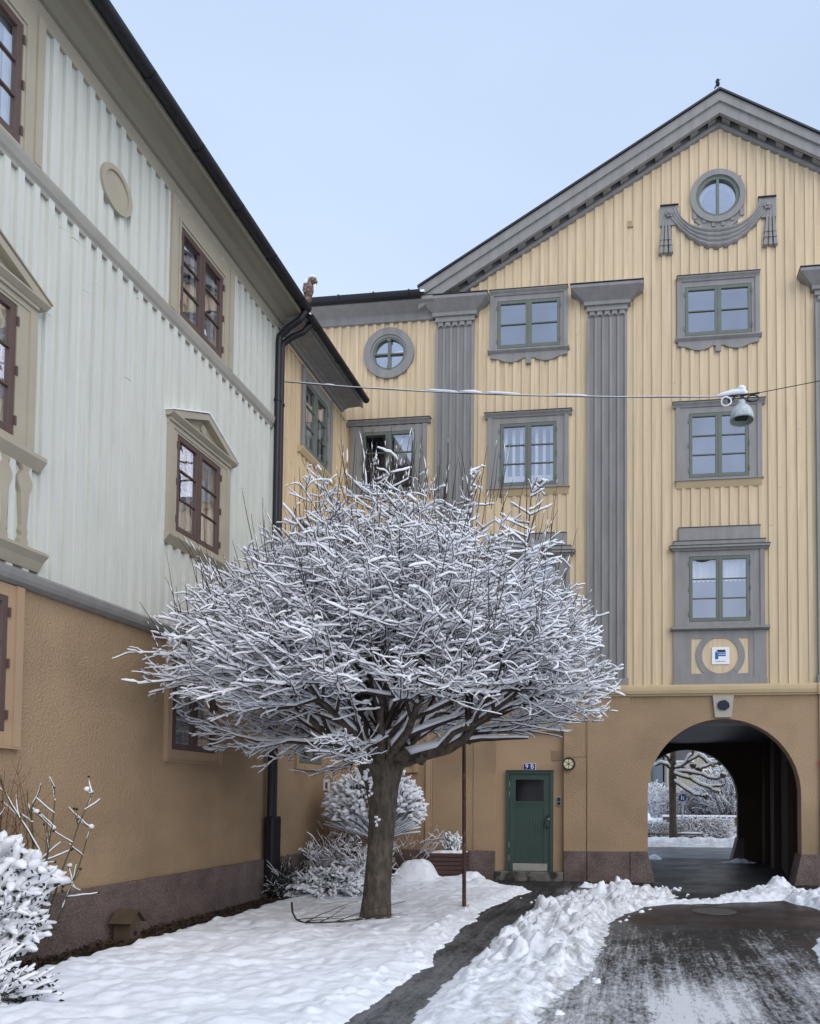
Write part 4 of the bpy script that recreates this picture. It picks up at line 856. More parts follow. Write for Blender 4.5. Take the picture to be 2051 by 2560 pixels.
b = MB(LW); b.add([(11.62, 9.86, .58), (14.4, 9.86, .58), (14.4, 11.8, -3.2), (11.62, 11.8, -3.2)], [[0, 1, 2, 3]]); rf = b.build('roof', M['slate'], annex)
b = MB(LW); b.add([(11.62, 9.87, .57), (14.35, 9.87, .57), (14.35, 11.8, -3.2), (11.62, 11.8, -3.2), (11.62, 9.92, .57), (14.35, 9.92, .57), (14.35, 11.87, -3.2), (11.62, 11.87, -3.2)], [[4, 5, 6, 7], [0, 1, 5, 4], [1, 2, 6, 5], [3, 0, 4, 7]]); b.build('roof_snow', M['snow'], rf)
for z0, z1 in ((8.08, 9.35), (5.2, 6.48)):
    wn = window(LW, annex, 12.68, 13.68, z0, z1, 3, cas=M['grey'], sash=M['green'], glass=M['glass_side'], cl=(.12, .20), ct=.20, cb=.08, proud=.055, white_inner=True, curtain=[(12.74, 13.62, z0+.1, z1-.06, .012, .09)])
    b = MB(LW); b.extr([(z0-.17, 0), (z0-.17, .05), (z0-.09, .11), (z0-.07, .11), (z0-.06, 0)], 12.50, 14.0); b.build('sill', M['yellow_trim'], wn)
    b = MB(LW); b.box(12.52, 13.95, z1+.12, z1+.18, 0, .13); b.build('lintel', M['grey'], wn) if z0 < 6 else None

# ------------------------------------------------------------ bird figure, blackbird
t = empty('bird_figure', (-5.5, 11.55, 10.0), 'brown bird figure capped with snow on the eaves corner pipe', 'figure')
c0 = Vector((-5.47, 11.6, 10.0))
b = MB(); b.tube([c0+Vector((-.07, 0, -.22)), c0+Vector((-.03, 0, -.08)), c0+Vector((.0, 0, .02))], [.035, .035, .04], 10); b.build('stem', M['black'], t)
b = MB(); b.blob(c0+Vector((.0, 0, .05)), (.062, .06, .06), 3, 14); b.build('claw_ball', M['terracotta'], t, smooth=True)
b = MB(); b.tube([c0+Vector((-.005, 0, .08)), c0+Vector((.0, 0, .14)), c0+Vector((.015, 0, .22)), c0+Vector((.03, 0, .30)), c0+Vector((.05, 0, .36))], [.04, .072, .082, .066, .03], 12)
b.blob(c0+Vector((.085, -.01, .37)), (.07, .055, .055), 5, 14); b.tube([c0+Vector((.13, -.01, .375)), c0+Vector((.155, -.01, .34)), c0+Vector((.15, -.01, .29))], [.03, .02, .004], 8)
b.build('body', M['terracotta'], t, smooth=True)
b = MB(); b.add([(c0+Vector(p))[:] for p in ((-.04, -.08, .12), (-.075, -.05, .2), (-.05, -.06, .31), (.03, -.085, .27), (.01, -.09, .14), (-.04, -.05, .12), (-.06, -.03, .2), (-.04, -.03, .3), (.03, -.05, .27), (.01, -.05, .14))], [[0, 1, 2, 3, 4], [5, 6, 7, 8, 9], [0, 1, 6, 5], [1, 2, 7, 6], [2, 3, 8, 7], [3, 4, 9, 8], [4, 0, 5, 9]]); b.build('wing', M['terracotta'], t)
b = MB(); b.blob(c0+Vector((.07, 0, .43)), (.08, .055, .03), 8, 12); b.blob(c0+Vector((-.03, .0, .36)), (.045, .04, .06), 9, 10); b.build('snow_cap', M['snow'], t, smooth=True)
t = empty('blackbird', (1.68, 14.5, 15.9), 'small black bird perched on the peak of the gable', 'bird')
b = MB(); q = Vector((1.66, 14.5, 15.88)); S = .66
b.tube([q+Vector((.02, 0, .0))*S, q+Vector((.015, 0, .05))*S, q+Vector((-.005, 0, .11))*S, q+Vector((-.02, 0, .15))*S, q+Vector((-.015, 0, .19))*S], [.03*S, .052*S, .055*S, .05*S, .022*S], 12)
b.blob(q+Vector((.0, 0, .175))*S, (.05*S, .045*S, .042*S), 2, 12); b.tube([q+Vector((.03, 0, .175))*S, q+Vector((.09, 0, .195))*S], [.018*S, .003], 8)
b.tube([q+Vector((-.02, 0, .05))*S, q+Vector((-.06, 0, -.02))*S, q+Vector((-.10, 0, -.07))*S], [.03*S, .024*S, .016*S], 8)
b.build('body', M['birdblack'], t, smooth=True)
for dx in (-.008, .012): MB().tube([q+Vector((dx, 0, -.07)), q+Vector((dx, 0, .01))], .003, 5).build('leg', M['birdblack'], t)

# ------------------------------------------------------------ catenary wire and pendant lamp
def sag(a, b_, s, n=24): a, b_ = Vector(a), Vector(b_); return [a.lerp(b_, i/n)-Vector((0, 0, 4*s*(i/n)*(1-i/n))) for i in range(n+1)]
W0, W1, W2 = Vector((-5.98, 11.86, 8.82)), Vector((1.62, 11.45, 7.88)), Vector((9.3, 10.8, 8.75))
t = empty('span_wire', W0, 'thin wire with lumps of snow strung across the courtyard', 'wire')
wp = sag(W0, W1, .10); wp2 = sag(W1, W2, .03)
MB().tube([p[:] for p in wp]+[p[:] for p in wp2[1:]], .006, 6).build('steel_wire', M['black'], t)
cab = [p+Vector((0, 0, .012+.004*math.sin(i*1.3))) for i, p in enumerate(wp)]; MB().tube([p[:] for p in cab], .007, 6).build('power_cable', M['curtain'], t)
for f0, f1, r in ((.095, .12, .010), (.33, .405, .022), (.408, .46, .026), (.462, .545, .020), (.61, .69, .016)):
    n = max(3, int((f1-f0)*60)); pp = [W0.lerp(W1, f0+(f1-f0)*i/n)-Vector((0, 0, 4*.10*(f0+(f1-f0)*i/n)*(1-(f0+(f1-f0)*i/n))))+Vector((0, 0, .018+r*.6)) for i in range(n+1)]
    b = MB(); b.tube([p[:] for p in pp], [r*(.25 if i in (0, n) else .75+.5*random.random()) for i in range(n+1)], 8); b.build('snow_ridge', M['snow'], t, smooth=True)
t = empty('pendant_street_lamp', W1, 'bell shaped zinc street lamp with snow on top hanging from wire', 'street lamp')
lc = (1.65, 11.45, 7.52)
b = MB(); b.lathe(lc, [(.170, -.02), (.178, -.03), (.182, .0), (.176, .06), (.155, .13), (.115, .19), (.062, .225), (.055, .29), (.0, .29)], 32, cap=False); b.build('lamp_shade', M['zinc'], t, smooth=True)
b = MB(); b.lathe(lc, [(.172, -.025), (.165, .01), (.14, .06), (.0, .062)], 32, cap=False); b.build('inner_reflector', mat('dull_reflector', rgb(.25, .29, .27), .4, .1, 8), t, smooth=True)
b = MB(); b.xyz(lc[0]-.09, lc[0]+.09, lc[1]-.09, lc[1]+.09, lc[2]+.02, lc[2]+.055); b.build('led_module', M['leaf'], t)
b = MB(); b.tube([(lc[0], lc[1], lc[2]+.29), (lc[0], lc[1], lc[2]+.36)], .02, 8)
b.tube([(lc[0]-.28, lc[1], 7.87), (lc[0]-.14, lc[1], 7.90), (lc[0], lc[1], 7.905), (lc[0]+.16, lc[1], 7.91), (lc[0]+.27, lc[1], 7.92)], .014, 8)
b.tube([(lc[0]+.17+.085*math.cos(a), lc[1]+.02*math.sin(a), 7.84+.06*math.sin(a)) for a in [2*PI*i/16 for i in range(17)]], .010, 6); b.tube([(lc[0]+.02, lc[1], 7.88), (lc[0]+.07, lc[1], 7.81), (lc[0]+.15, lc[1], 7.78)], .009, 6); b.tube([(lc[0]-.10, lc[1], 7.89), (lc[0]-.14, lc[1], 7.83), (lc[0]-.19, lc[1], 7.80), (lc[0]-.2, lc[1], 7.85)], .018, 6)
b.build('bracket', M['black'], t)
b = MB(); b.tube([(lc[0]-.235+.075*math.cos(a), lc[1]-.03+.01*math.sin(2*a), 7.80+.07*math.sin(a)) for a in [2*PI*i/20 for i in range(21)]], .012, 6); b.build('cable_coil', M['curtain'], t)
b = MB(); b.tube([(lc[0]-.42, lc[1], 7.90), (lc[0]-.3, lc[1], 7.925), (lc[0]-.15, lc[1], 7.95), (lc[0]+.02, lc[1], 7.96), (lc[0]+.09, lc[1], 7.93)], [.008, .03, .04, .05, .02], 10); b.blob((lc[0]+.0, lc[1], 8.0), (.065, .06, .055), 4, 14, .2); b.build('snow_cap', M['snow'], t, smooth=True)

# ------------------------------------------------------------ branch engine
rg = np.random.default_rng(5)
class Plant:
    def __init__(s): s.B = {}                      # n -> list of (pts, radii, snow)
    def add(s, pts, rad, snow): s.B.setdefault(len(pts), []).append((pts, rad, snow))
    @staticmethod
    def frames(P):
        T = np.empty_like(P); T[:, 1:-1] = P[:, 2:]-P[:, :-2]; T[:, 0] = P[:, 1]-P[:, 0]; T[:, -1] = P[:, -1]-P[:, -2]
        T /= np.linalg.norm(T, axis=2, keepdims=True)+1e-9
        up = np.zeros_like(T); up[..., 2] = 1; S = np.cross(T, up); l = np.linalg.norm(S, axis=2, keepdims=True); S = np.where(l < .05, np.array([1., 0, 0]), S/(l+1e-9))
        U = np.cross(S, T); U /= np.linalg.norm(U, axis=2, keepdims=True)+1e-9
        return T, S, U
    @staticmethod
    def skin(C, S, U, rs, ru, k):
        B_, n, _ = C.shape; a = np.arange(k)*2*PI/k
        V = C[:, :, None, :]+(rs[:, :, None]*np.cos(a))[..., None]*S[:, :, None, :]+(ru[:, :, None]*np.sin(a))[..., None]*U[:, :, None, :]
        V = V.reshape(-1, 3); b0 = (np.arange(B_)*n*k)[:, None, None]; i = (np.arange(n-1)*k)[None, :, None]; j = np.arange(k)[None, None, :]; j2 = (j+1) % k
        Q = np.stack([b0+i+j, b0+i+j2, b0+i+k+j2, b0+i+k+j], -1).reshape(-1, 4); return V, Q
    def wood(s, name, m, parent, kk=lambda r: 4, minr=0, label=None, kind=None, cat=None, maxr=9):
        Vs, Qs, o = [], [], 0
        for n, L in s.B.items():
            L = [x for x in L if minr <= x[1][0] < maxr]
            if not L: continue
            P = np.array([x[0] for x in L]); R = np.array([x[1] for x in L]); T, S, U = s.frames(P)
            V, Q = s.skin(P, S, U, R, R, kk(R.max())); Vs.append(V); Qs.append(Q+o); o += len(V)
        return raw_mesh(name, np.concatenate(Vs), np.concatenate(Qs), m, parent=parent, label=label, kind=kind, cat=cat)
    def snow(s, name, parent, th=.022, lo=.50, hi=.85, gap=.35, k=6, flat=.75, seed=1, base=.35, drop=None):
        Vs, Qs, o = [], [], 0; r_ = np.random.default_rng(seed)
        for n, L in s.B.items():
            L = [x for x in L if x[2] > 0]
            if not L: continue
            P = np.array([x[0] for x in L]); R = np.array([x[1] for x in L]); W = np.array([x[2] for x in L])
            # resample finer for lumpiness
            m2 = (n-1)*2+1; tt = np.linspace(0, n-1, m2); i0 = np.minimum(tt.astype(int), n-2); f = (tt-i0)
            P = P[:, i0]*(1-f)[None, :, None]+P[:, i0+1]*f[None, :, None]; R = R[:, i0]*(1-f)+R[:, i0+1]*f
            T, S, U = s.frames(P); hz = np.sqrt(np.clip(1-T[..., 2]**2, 0, 1))
            amt = np.clip((hz-lo)/(hi-lo), 0, 1)
            nz = r_.random(P.shape[:2]); nz2 = r_.random(P.shape[:2]); 
            bead = (r_.random(P.shape[:2]) < .16)*.55*(amt < .35)
            amt = np.maximum(amt*(.72+.5*nz), bead)*(nz2 > gap*(1-amt*.85)*.6)
            sh = .5+.5*np.sin(P[..., 0]*4.1+P[..., 1]*3.3+P[..., 2]*5.7+R[:, :1]*900); amt = amt*(.62+.5*sh)
            if drop is not None: amt = amt*drop(P)
            amt *= W[:, None]; amt[:, -1] *= .7; amt[:, 0] *= .6
            ws = (R*.95+th*amt)*(amt > .06); hs = ws*flat
            C = P+U*(R*base+hs*.75)[..., None]; C[..., 2] += .001
            endp = C[:, -1]+T[:, -1]*np.maximum(ws[:, -1], .001)[:, None]*1.1; C = np.concatenate([C, endp[:, None]], 1); ws = np.concatenate([ws, ws[:, -1:]*.0], 1); hs = np.concatenate([hs, hs[:, -1:]*.0], 1)
            begp = C[:, 0]-T[:, 0]*np.maximum(ws[:, 0], .001)[:, None]*1.1; C = np.concatenate([begp[:, None], C], 1); ws = np.concatenate([ws[:, :1]*0, ws], 1); hs = np.concatenate([hs[:, :1]*0, hs], 1)
            S = np.concatenate([S[:, :1], S, S[:, -1:]], 1); U = np.concatenate([U[:, :1], U, U[:, -1:]], 1); amt = np.concatenate([amt[:, :1], amt, amt[:, -1:]], 1)
            ws = np.maximum(ws, .0004); hs = np.maximum(hs, .0004)
            V, Q = s.skin(C, S, U, ws, hs, k)
            keep = (np.repeat((np.maximum(amt[:, :-1], amt[:, 1:]) > .06).reshape(-1), k)); Q = Q[keep]
            Vs.append(V); Qs.append(Q+o); o += len(V)
        return raw_mesh(name, np.concatenate(Vs), np.concatenate(Qs), M['snow'], parent=parent)
def norm(v): return v/(np.linalg.norm(v)+1e-9)
def shoot(p, d, L, n, lift=0.0, wob=.06, g=None):
    pts = [p]; d = norm(d); st = L/(n-1)
    for i in range(n-1):
        d = norm(d+np.array([0, 0, lift/(n-1)])+g.normal(0, wob, 3)); pts.append(pts[-1]+d*st)
    return np.array(pts)

# ------------------------------------------------------------ the big courtyard tree
g = np.random.default_rng(21)
CC = np.array([-3.22, 9.2, 3.0]); 
def env(p):                                        # >1 outside the crown
    d = p-CC; rz = 2.80 if d[2] > 0 else 1.12
    rx = 3.05 if d[0] < 0 else 2.85; ry = 2.45
    e_ = (abs(d[0]/rx)**2.2+abs(d[1]/ry)**2.2)**(2/2.2)+abs(d[2]/rz)**1.75+(.10*max(0, d[2])*max(0, -d[0]))
    if d[2] < 0: e_ += (2.2 if d[0] > .5 else .1)*max(0, (-d[2]*1.0)-(.42+.18*abs(d[0])))    # clears the door and the lower right
    return e_
def reach(p, d, lim=1.0):
    t = 0; lim *= 1+.30*mnoise.noise(Vector((p+d*1.5)*1.1))
    while t < 4 and env(p+d*t) < lim: t += .12
    return t
TR = Plant(); FORK = np.array([-3.36, 9.5, 2.02])
limbs = []
def limb(dirs, L, r0, r1, p=FORK, n=9, lift=.3, wob=.16, snow=.9):
    r0 *= .82; r1 *= .75
    pts = shoot(np.array(p, float), np.array(dirs, float), L, n, lift, wob, g); rad = np.linspace(r0, r1, n); TR.add(pts, rad, snow); limbs.append((pts, rad)); return pts
limb((-.62, .05, .78), 1.9, .115, .05, lift=.1); limb((-.9, -.55, .45), 2.0, .085, .035); limb((-.35, -.8, .65), 1.7, .08, .035); limb((.2, -.9, .6), 1.9, .08, .035, lift=.15)
limb((.35, -.1, 1.0), 1.9, .10, .045, lift=.2); limb((-.2, .45, 1.0), 2.0, .09, .04); limb((-.8, .6, .6), 1.8, .07, .03); limb((.75, -.65, .5), 2.2, .08, .03, lift=.2); limb((.5, .8, .7), 1.8, .075, .03)
limb((.0, -.25, 1.0), 2.1, .09, .04, lift=0)
kp = np.array([FORK, (-3.05, 9.45, 2.13), (-2.75, 9.42, 2.22), (-2.42, 9.4, 2.30), (-2.2, 9.36, 2.42), (-2.02, 9.3, 2.66), (-1.86, 9.2, 2.95), (-1.72, 9.1, 3.25), (-1.6, 9.0, 3.55)]); TR.add(kp, np.array([.10, .08, .072, .07, .066, .056, .048, .038, .028]), 1.0); limbs.append((kp, np.linspace(.12, .035, 9)))
kp2 = np.array([(-2.55, 9.4, 2.28), (-2.3, 9.25, 2.5), (-1.95, 9.0, 2.6), (-1.6, 8.75, 2.78), (-1.25, 8.6, 3.0), (-.95, 8.5, 3.2)]); TR.add(kp2, np.linspace(.042, .018, 6), 1.0); limbs.append((kp2, np.linspace(.06, .025, 6)))
sec = []
for pts, rad in limbs:
    for j in range(14):
        i = g.uniform(.28, 1.0)*(len(pts)-1); a = int(min(i, len(pts)-2)); f = i-a; p = pts[a]*(1-f)+pts[a+1]*f
        o_ = norm(p-(CC+np.array([0, .2, -1.1])))
        d = norm(o_*.8+g.normal(0, .6, 3)*np.array([1, 1, .55])+np.array([0, 0, .02])); R_ = reach(p, d, .92)
        if R_ < .35: continue
        L = min(R_*g.uniform(.5, .72), 1.7); n = 7; q = shoot(p, d, L, n, .12, .10, g); r0 = min(.034, rad[a]*.6); TR.add(q, np.linspace(r0, .012, n), .95); sec.append(q)
ter = []
for q in sec:
    for j in range(7):
        i = g.uniform(.2, 1.0)*(len(q)-1); a = int(min(i, len(q)-2)); f = i-a; p = q[a]*(1-f)+q[a+1]*f
        o_ = norm(p-(CC+np.array([0, .1, -.7]))); ax = norm(q[-1]-q[0])
        d = norm((o_*1.0+ax*.35+g.normal(0, .30, 3))*np.array([1, 1, .80])); R_ = reach(p, d, 1.0*g.uniform(.86, 1.06))
        if R_ < .25: continue
        L = min(R_, 2.2)*g.uniform(.85, 1.05); n = 9; n = 12; s_ = shoot(p, d, L, n, .16, .13, g); TR.add(s_, np.linspace(.009, .0032, n), 1.1); ter.append(s_)
nq = 0
for q in ter:
    L0 = np.linalg.norm(q[-1]-q[0]); m_ = int(3+L0*8.0)
    ax = norm(q[-1]-q[0]); side = norm(np.cross(ax, [0, 0, 1.0])+1e-6)
    for j in range(m_):
        i = (.12+.86*(j+g.random())/m_)*(len(q)-1); a = int(min(i, len(q)-2)); f = i-a; p = q[a]*(1-f)+q[a+1]*f
        if p[2] > 5.9 and g.random() < .35: continue
        sg = 1 if j % 2 else -1
        d = ax*g.uniform(.35, 1.0)+side*sg*g.uniform(.4, 1.15)+g.normal(0, .12, 3); d[2] = d[2]*.40+g.normal(.05, .13); d = norm(d)
        L = g.uniform(.12, .42)*(1.1-.45*i/len(q)); s_ = shoot(p, d, L, 6, .10, .26, g)
        if env(s_[-1]) > 1.2 or (s_[-1][0] > -2.8 and s_[-1][2] < 2.62): continue
        TR.add(s_, np.linspace(.0040, .0020, 6), g.uniform(.55, 1.15)); nq += 1
        if g.random() < .18:
            p2 = s_[2]; d2 = norm(d*.7-side*sg*.6*g.uniform(.3, 1)+g.normal(0, .2, 3)); d2[2] *= .4; TR.add(shoot(p2, norm(d2), g.uniform(.10, .24), 4, .05, .08, g), np.linspace(.004, .0025, 4), .9)
# upright leaders with level side twigs: the peaks of the crown
for (x, y, z0, z1) in ((-3.30, 9.1, 4.2, 6.25), (-2.12, 9.3, 4.2, 6.15), (-1.38, 9.2, 3.9, 5.75), (-4.05, 9.2, 4.0, 5.6), (-2.75, 8.7, 4.0, 5.6), (-3.6, 8.3, 3.6, 5.1)):
    q = shoot(np.array([x, y, z0]), np.array([g.normal(0, .04), g.normal(0, .04), 1.]), z1-z0, 12, 0, .03, g); TR.add(q, np.linspace(.016, .0035, 12), .8)
    for j in range(24):
        a = g.uniform(1, 10.5); i_ = int(a); p = q[i_]+(q[i_+1]-q[i_])*(a-i_); th = g.uniform(0, 2*PI); L = (1-a/12.5)*g.uniform(.5, 1.0)*.95+.08
        s_ = shoot(p, norm(np.array([math.cos(th), math.sin(th)*.7, g.uniform(.15, .5)])), L, 7, .15, .09, g); TR.add(s_, np.linspace(.008, .0035, 7), .9)
        for k_ in range(int(L*5)): b_ = g.integers(1, 6); TR.add(shoot(s_[b_], norm((s_[-1]-s_[0])+g.normal(0, .35, 3)*np.array([1, 1, .4])), L*g.uniform(.25, .5), 5, .1, .1, g), np.linspace(.0055, .003, 5), 1.0)
# long whips standing out of the crown
for j in range(330):
    th = g.uniform(0, 2*PI); el = g.uniform(.1, 1.0); d = norm(np.array([math.cos(th), math.sin(th), 0])*(1-el)+np.array([0, 0, el])); t = reach(CC, d, .96); p = CC+d*(t-.15)
    if p[0] < -5.7: continue
    dd = norm(d*.35+np.array([0, 0, .9])+g.normal(0, .16, 3)); TR.add(shoot(p, dd, g.uniform(.3, .8), 6, .1, .05, g), np.linspace(.006, .0022, 6), .8)
# clamp everything in front of the wall
for L in TR.B.values():
    for x in L: x[0][:, 0] = np.where(x[0][:, 0] < -5.88, -5.88+(x[0][:, 0]+5.88)*.05, x[0][:, 0])
for L in TR.B.values():
    for x in L: x[0][:, 2] = np.where((x[0][:, 2] < 2.6) & (x[0][:, 0] > -2.5) & (x[1][0] < .02), 2.6-(2.6-x[0][:, 2])*.45, x[0][:, 2])
tree = empty('snowy_tree', (-3.4, 9.5, 0), 'bare spreading elm tree loaded with snow on every twig, centre of lawn', 'tree')
def drop(P): return np.where((P[..., 0] > -2.6) & (P[..., 2] < 2.75), .45, 1.0)*np.where(P[..., 2] < 2.3, .7, 1)
TR.wood('branches', M['twig'], tree, kk=lambda r: 4, maxr=.04); TR.wood('limbs', M['bark'], tree, kk=lambda r: 10, minr=.04)
TR.snow('branch_snow', tree, th=.0124, drop=drop, lo=.58, hi=.84, flat=.95, base=.6, gap=.3)
# trunk
n, k = 70, 48; V = np.zeros((n, k, 3)); zz = np.linspace(-.05, 2.25, n); aa = np.arange(k)*2*PI/k
Zg, Ag = np.meshgrid(zz, aa, indexing='ij')
cx = np.interp(zz, [0, .5, 1.5, 2.2], [-3.40, -3.375, -3.315, -3.36]); rx = np.interp(zz, [-.05, .1, .4, 1.0, 1.5, 1.8, 2.05, 2.25], [.235, .205, .178, .165, .178, .215, .30, .32]); ry = np.interp(zz, [-.05, .1, .4, 1.5, 2.25], [.23, .205, .18, .17, .22])
rid = 1+.075*fbm(np.cos(Ag)*2+3*Ag*0, np.sin(Ag)*2+Zg*.35, .35, 4, .6, 91)+.05*fbm(Ag*3.0, Zg*.9, .5, 3, .6, 92)*np.sin(Ag/2)+.10*np.exp(-Zg/.12)*np.cos(5*Ag+1)*(Zg > -.1)*.5
V[..., 0] = cx[:, None]+rx[:, None]*rid*np.cos(Ag); V[..., 1] = 9.5+ry[:, None]*rid*np.sin(Ag); V[..., 2] = Zg
idx = np.arange(n*k).reshape(n, k); Q = np.stack([idx[:-1], np.roll(idx, -1, 1)[:-1], np.roll(idx, -1, 1)[1:], idx[1:]], -1).reshape(-1, 4)
raw_mesh('trunk', V.reshape(-1, 3), Q, M['bark'], parent=tree)
for i, (x, z, s_) in enumerate([(-3.46, 1.98, .08), (-3.43, 1.86, .07), (-3.42, 1.74, .05), (-3.33, 1.36, .05)]):
    b = MB()
    for kq in range(5): b.blob((x+random.uniform(-.5, .5)*s_, 9.5-.185+.08*abs(x+3.34), z+random.uniform(-1.1, 1.1)*s_), (s_*random.uniform(.25, .55), .022, s_*random.uniform(.2, .5)), i*7+kq, 12, .7)
    b.build('trunk_snow', M['snow'], tree, smooth=True)
b = MB()
for i in range(9): a = 2*PI*i/9; b.blob((-3.4+.26*math.cos(a), 9.5+.25*math.sin(a), .06), (.09, .08, .05), i, 10, .4)
b.build('trunk_snow', M['snow'], tree, smooth=True)
for c_, r_, sd_ in (((-2.75, 9.3, 2.16), .07, 31), ((-3.0, 9.3, 2.2), .10, 32), ((-3.62, 9.35, 2.2), .09, 33)): MB().blob(c_, (r_, r_, r_), sd_, 14, .5).build('burl', M['bark'], tree, smooth=True)

# ------------------------------------------------------------ shrubs
def shrub(name, label, c, r, n, m, snow_th, seed, L=(.4, .9), up=.6, wood_r=.006, twigs=4, snow_amt=1.0, group=None, lo=.35, hi=.75, leaf=0, cat='shrub', droop=-.3, flat=.75):
    g = np.random.default_rng(seed); P = Plant(); c = np.array(c, float); r = np.array(r, float)
    for i in range(n):
        th = g.uniform(0, 2*PI); rad = math.sqrt(g.random()); base = c+np.array([math.cos(th)*rad*r[0]*.45, math.sin(th)*rad*r[1]*.45, 0])
        ph = g.uniform(0, 2*PI); el = g.uniform(.1, 1)
        tip = c+np.array([math.cos(ph)*r[0]*math.cos(el*PI/2)**.6, math.sin(ph)*r[1]*math.cos(el*PI/2)**.6, r[2]*(.25+.75*math.sin(el*PI/2))*g.uniform(.85, 1.1)])
        d = tip-base; Ln = np.linalg.norm(d); q = shoot(base, norm(norm(d)+np.array([0, 0, up*.4])), Ln*1.02, 7, droop, .06, g); P.add(q, np.linspace(wood_r*1.4, wood_r*.6, 7), snow_amt)
        for j in range(twigs):
            a = g.integers(2, 7); p = q[a]; dd = norm(norm(p-c-np.array([0, 0, -.1]))+g.normal(0, .5, 3)+np.array([0, 0, .1])); P.add(shoot(p, dd, g.uniform(*L)*.4, 5, droop*.6, .1, g), np.linspace(wood_r*.8, wood_r*.4, 5), snow_amt)
    t = empty(name, c, label, cat, group)
    for LL in P.B.values():
        for x in LL:
            x[0][:, 0] = np.maximum(x[0][:, 0], -5.92) if c[0] < -4.5 else x[0][:, 0]; x[0][:, 1] = np.minimum(x[0][:, 1], 14.7) if c[1] < 14.8 else x[0][:, 1]; x[0][:, 2] = np.maximum(x[0][:, 2], .02)
    P.wood('branches', m, t)
    if snow_amt > 0: P.snow('branch_snow', t, th=snow_th, lo=lo, hi=hi, gap=.25, k=7, flat=flat, seed=seed)
    if leaf:
        n_ = leaf; V = []; Q = []
        pts = np.concatenate([x[0] for LL in P.B.values() for x in LL]); pi = g.integers(0, len(pts), n_)
        for i, a in enumerate(pi):
            p = pts[a]-np.array([0, 0, .02])+g.normal(0, .02, 3); u = norm(g.normal(0, 1, 3))*.022; v = norm(g.normal(0, 1, 3))*.014; V += [p-u, p-v, p+u, p+v]; Q.append([4*i, 4*i+1, 4*i+2, 4*i+3])
        raw_mesh('leaves', np.array(V), np.array(Q), M['leaf'], parent=t)
    return t
shrub('snowy_yew', 'big evergreen shrub buried in thick snow at the left edge', (-5.70, 5.85, .0), (.34, .34, 1.05), 330, M['twig'], .043, 31, L=(.3, .6), twigs=8, wood_r=.005, leaf=16000, flat=.8, droop=-.7, lo=.2, hi=.6)
shrub('low_shrub', 'low dark ground shrub with patchy snow in the bottom left corner', (-5.05, 5.15, 0), (.40, .45, .25), 70, M['twig'], .035, 33, twigs=5, leaf=3500, snow_amt=.8, droop=-.6)
# tall rose behind the yew
def canes(name, label, bases, m, seed, snow_th, hip=False, cat='shrub', snow_amt=.6):
    g = np.random.default_rng(seed); P = Plant(); tips = []
    for (b0, tip, r, nb) in bases:
        b0 = np.array(b0, float); tip = np.array(tip, float); d = tip-b0; L = np.linalg.norm(d); q = shoot(b0, norm(d), L, 9, 0, .045, g); q += np.linspace(0, 1, 9)[:, None]*(tip-q[-1]); P.add(q, np.linspace(r, r*.35, 9), snow_amt*.4)
        for j in range(nb):
            a = g.integers(3, 9); dd = norm(norm(d)*.7+g.normal(0, .5, 3)); s_ = shoot(q[a], dd, g.uniform(.12, .36), 5, .2, .08, g); P.add(s_, np.linspace(r*.45, r*.2, 5), snow_amt); tips.append(s_[-1])
        tips.append(q[-1])
    t = empty(name, bases[0][0], label, cat); P.wood('canes', m, t, kk=lambda r: 5)
    if snow_amt: P.snow('cane_snow', t, th=snow_th, lo=.3, hi=.7, seed=seed)
    if hip:
        b = MB(); s2 = MB()
        for i, p in enumerate(tips):
            if i % 2 == 0: b.blob(p, (.012, .012, .013), i, 8); 
            if i % 7 == 0: MB().blob(p+np.array([0, 0, .02]), (.028, .025, .022), i, 8, .5).build('snow_cap', M['snow'], t, smooth=True)
        b.build('seed_heads', M['leaf'], t, smooth=True)
    return t
canes('rose_bush', 'tall olive stemmed rose bush with dark hips rising behind the snowy shrub', [((-5.6, 6.45, .5), (-5.68, 6.40, 1.55), .018, 9), ((-5.6, 6.45, 1.1), (-5.98, 6.25, 2.1), .010, 5), ((-5.6, 6.50, .4), (-5.3, 6.70, 1.7), .010, 8), ((-5.55, 6.50, .3), (-5.38, 6.80, 1.35), .012, 10), ((-5.6, 6.40, .4), (-5.9, 6.10, 1.75), .009, 6), ((-5.55, 6.45, .8), (-5.45, 6.40, 1.75), .011, 7)], M['twiggreen'], 41, .011, hip=True, snow_amt=.55)
g3 = np.random.default_rng(8)
canes('dogwood', 'thin reddish upright stems against the ochre wall, far left', [((-5.9+g3.uniform(-.05, .15), 6.3+g3.uniform(-.4, .5), .7), (-5.9+g3.uniform(-.05, .2), 6.0+g3.uniform(-.5, .7), g3.uniform(1.3, 1.95)), .005, 3) for i in range(34)], M['twigred'], 43, .01, snow_amt=0)
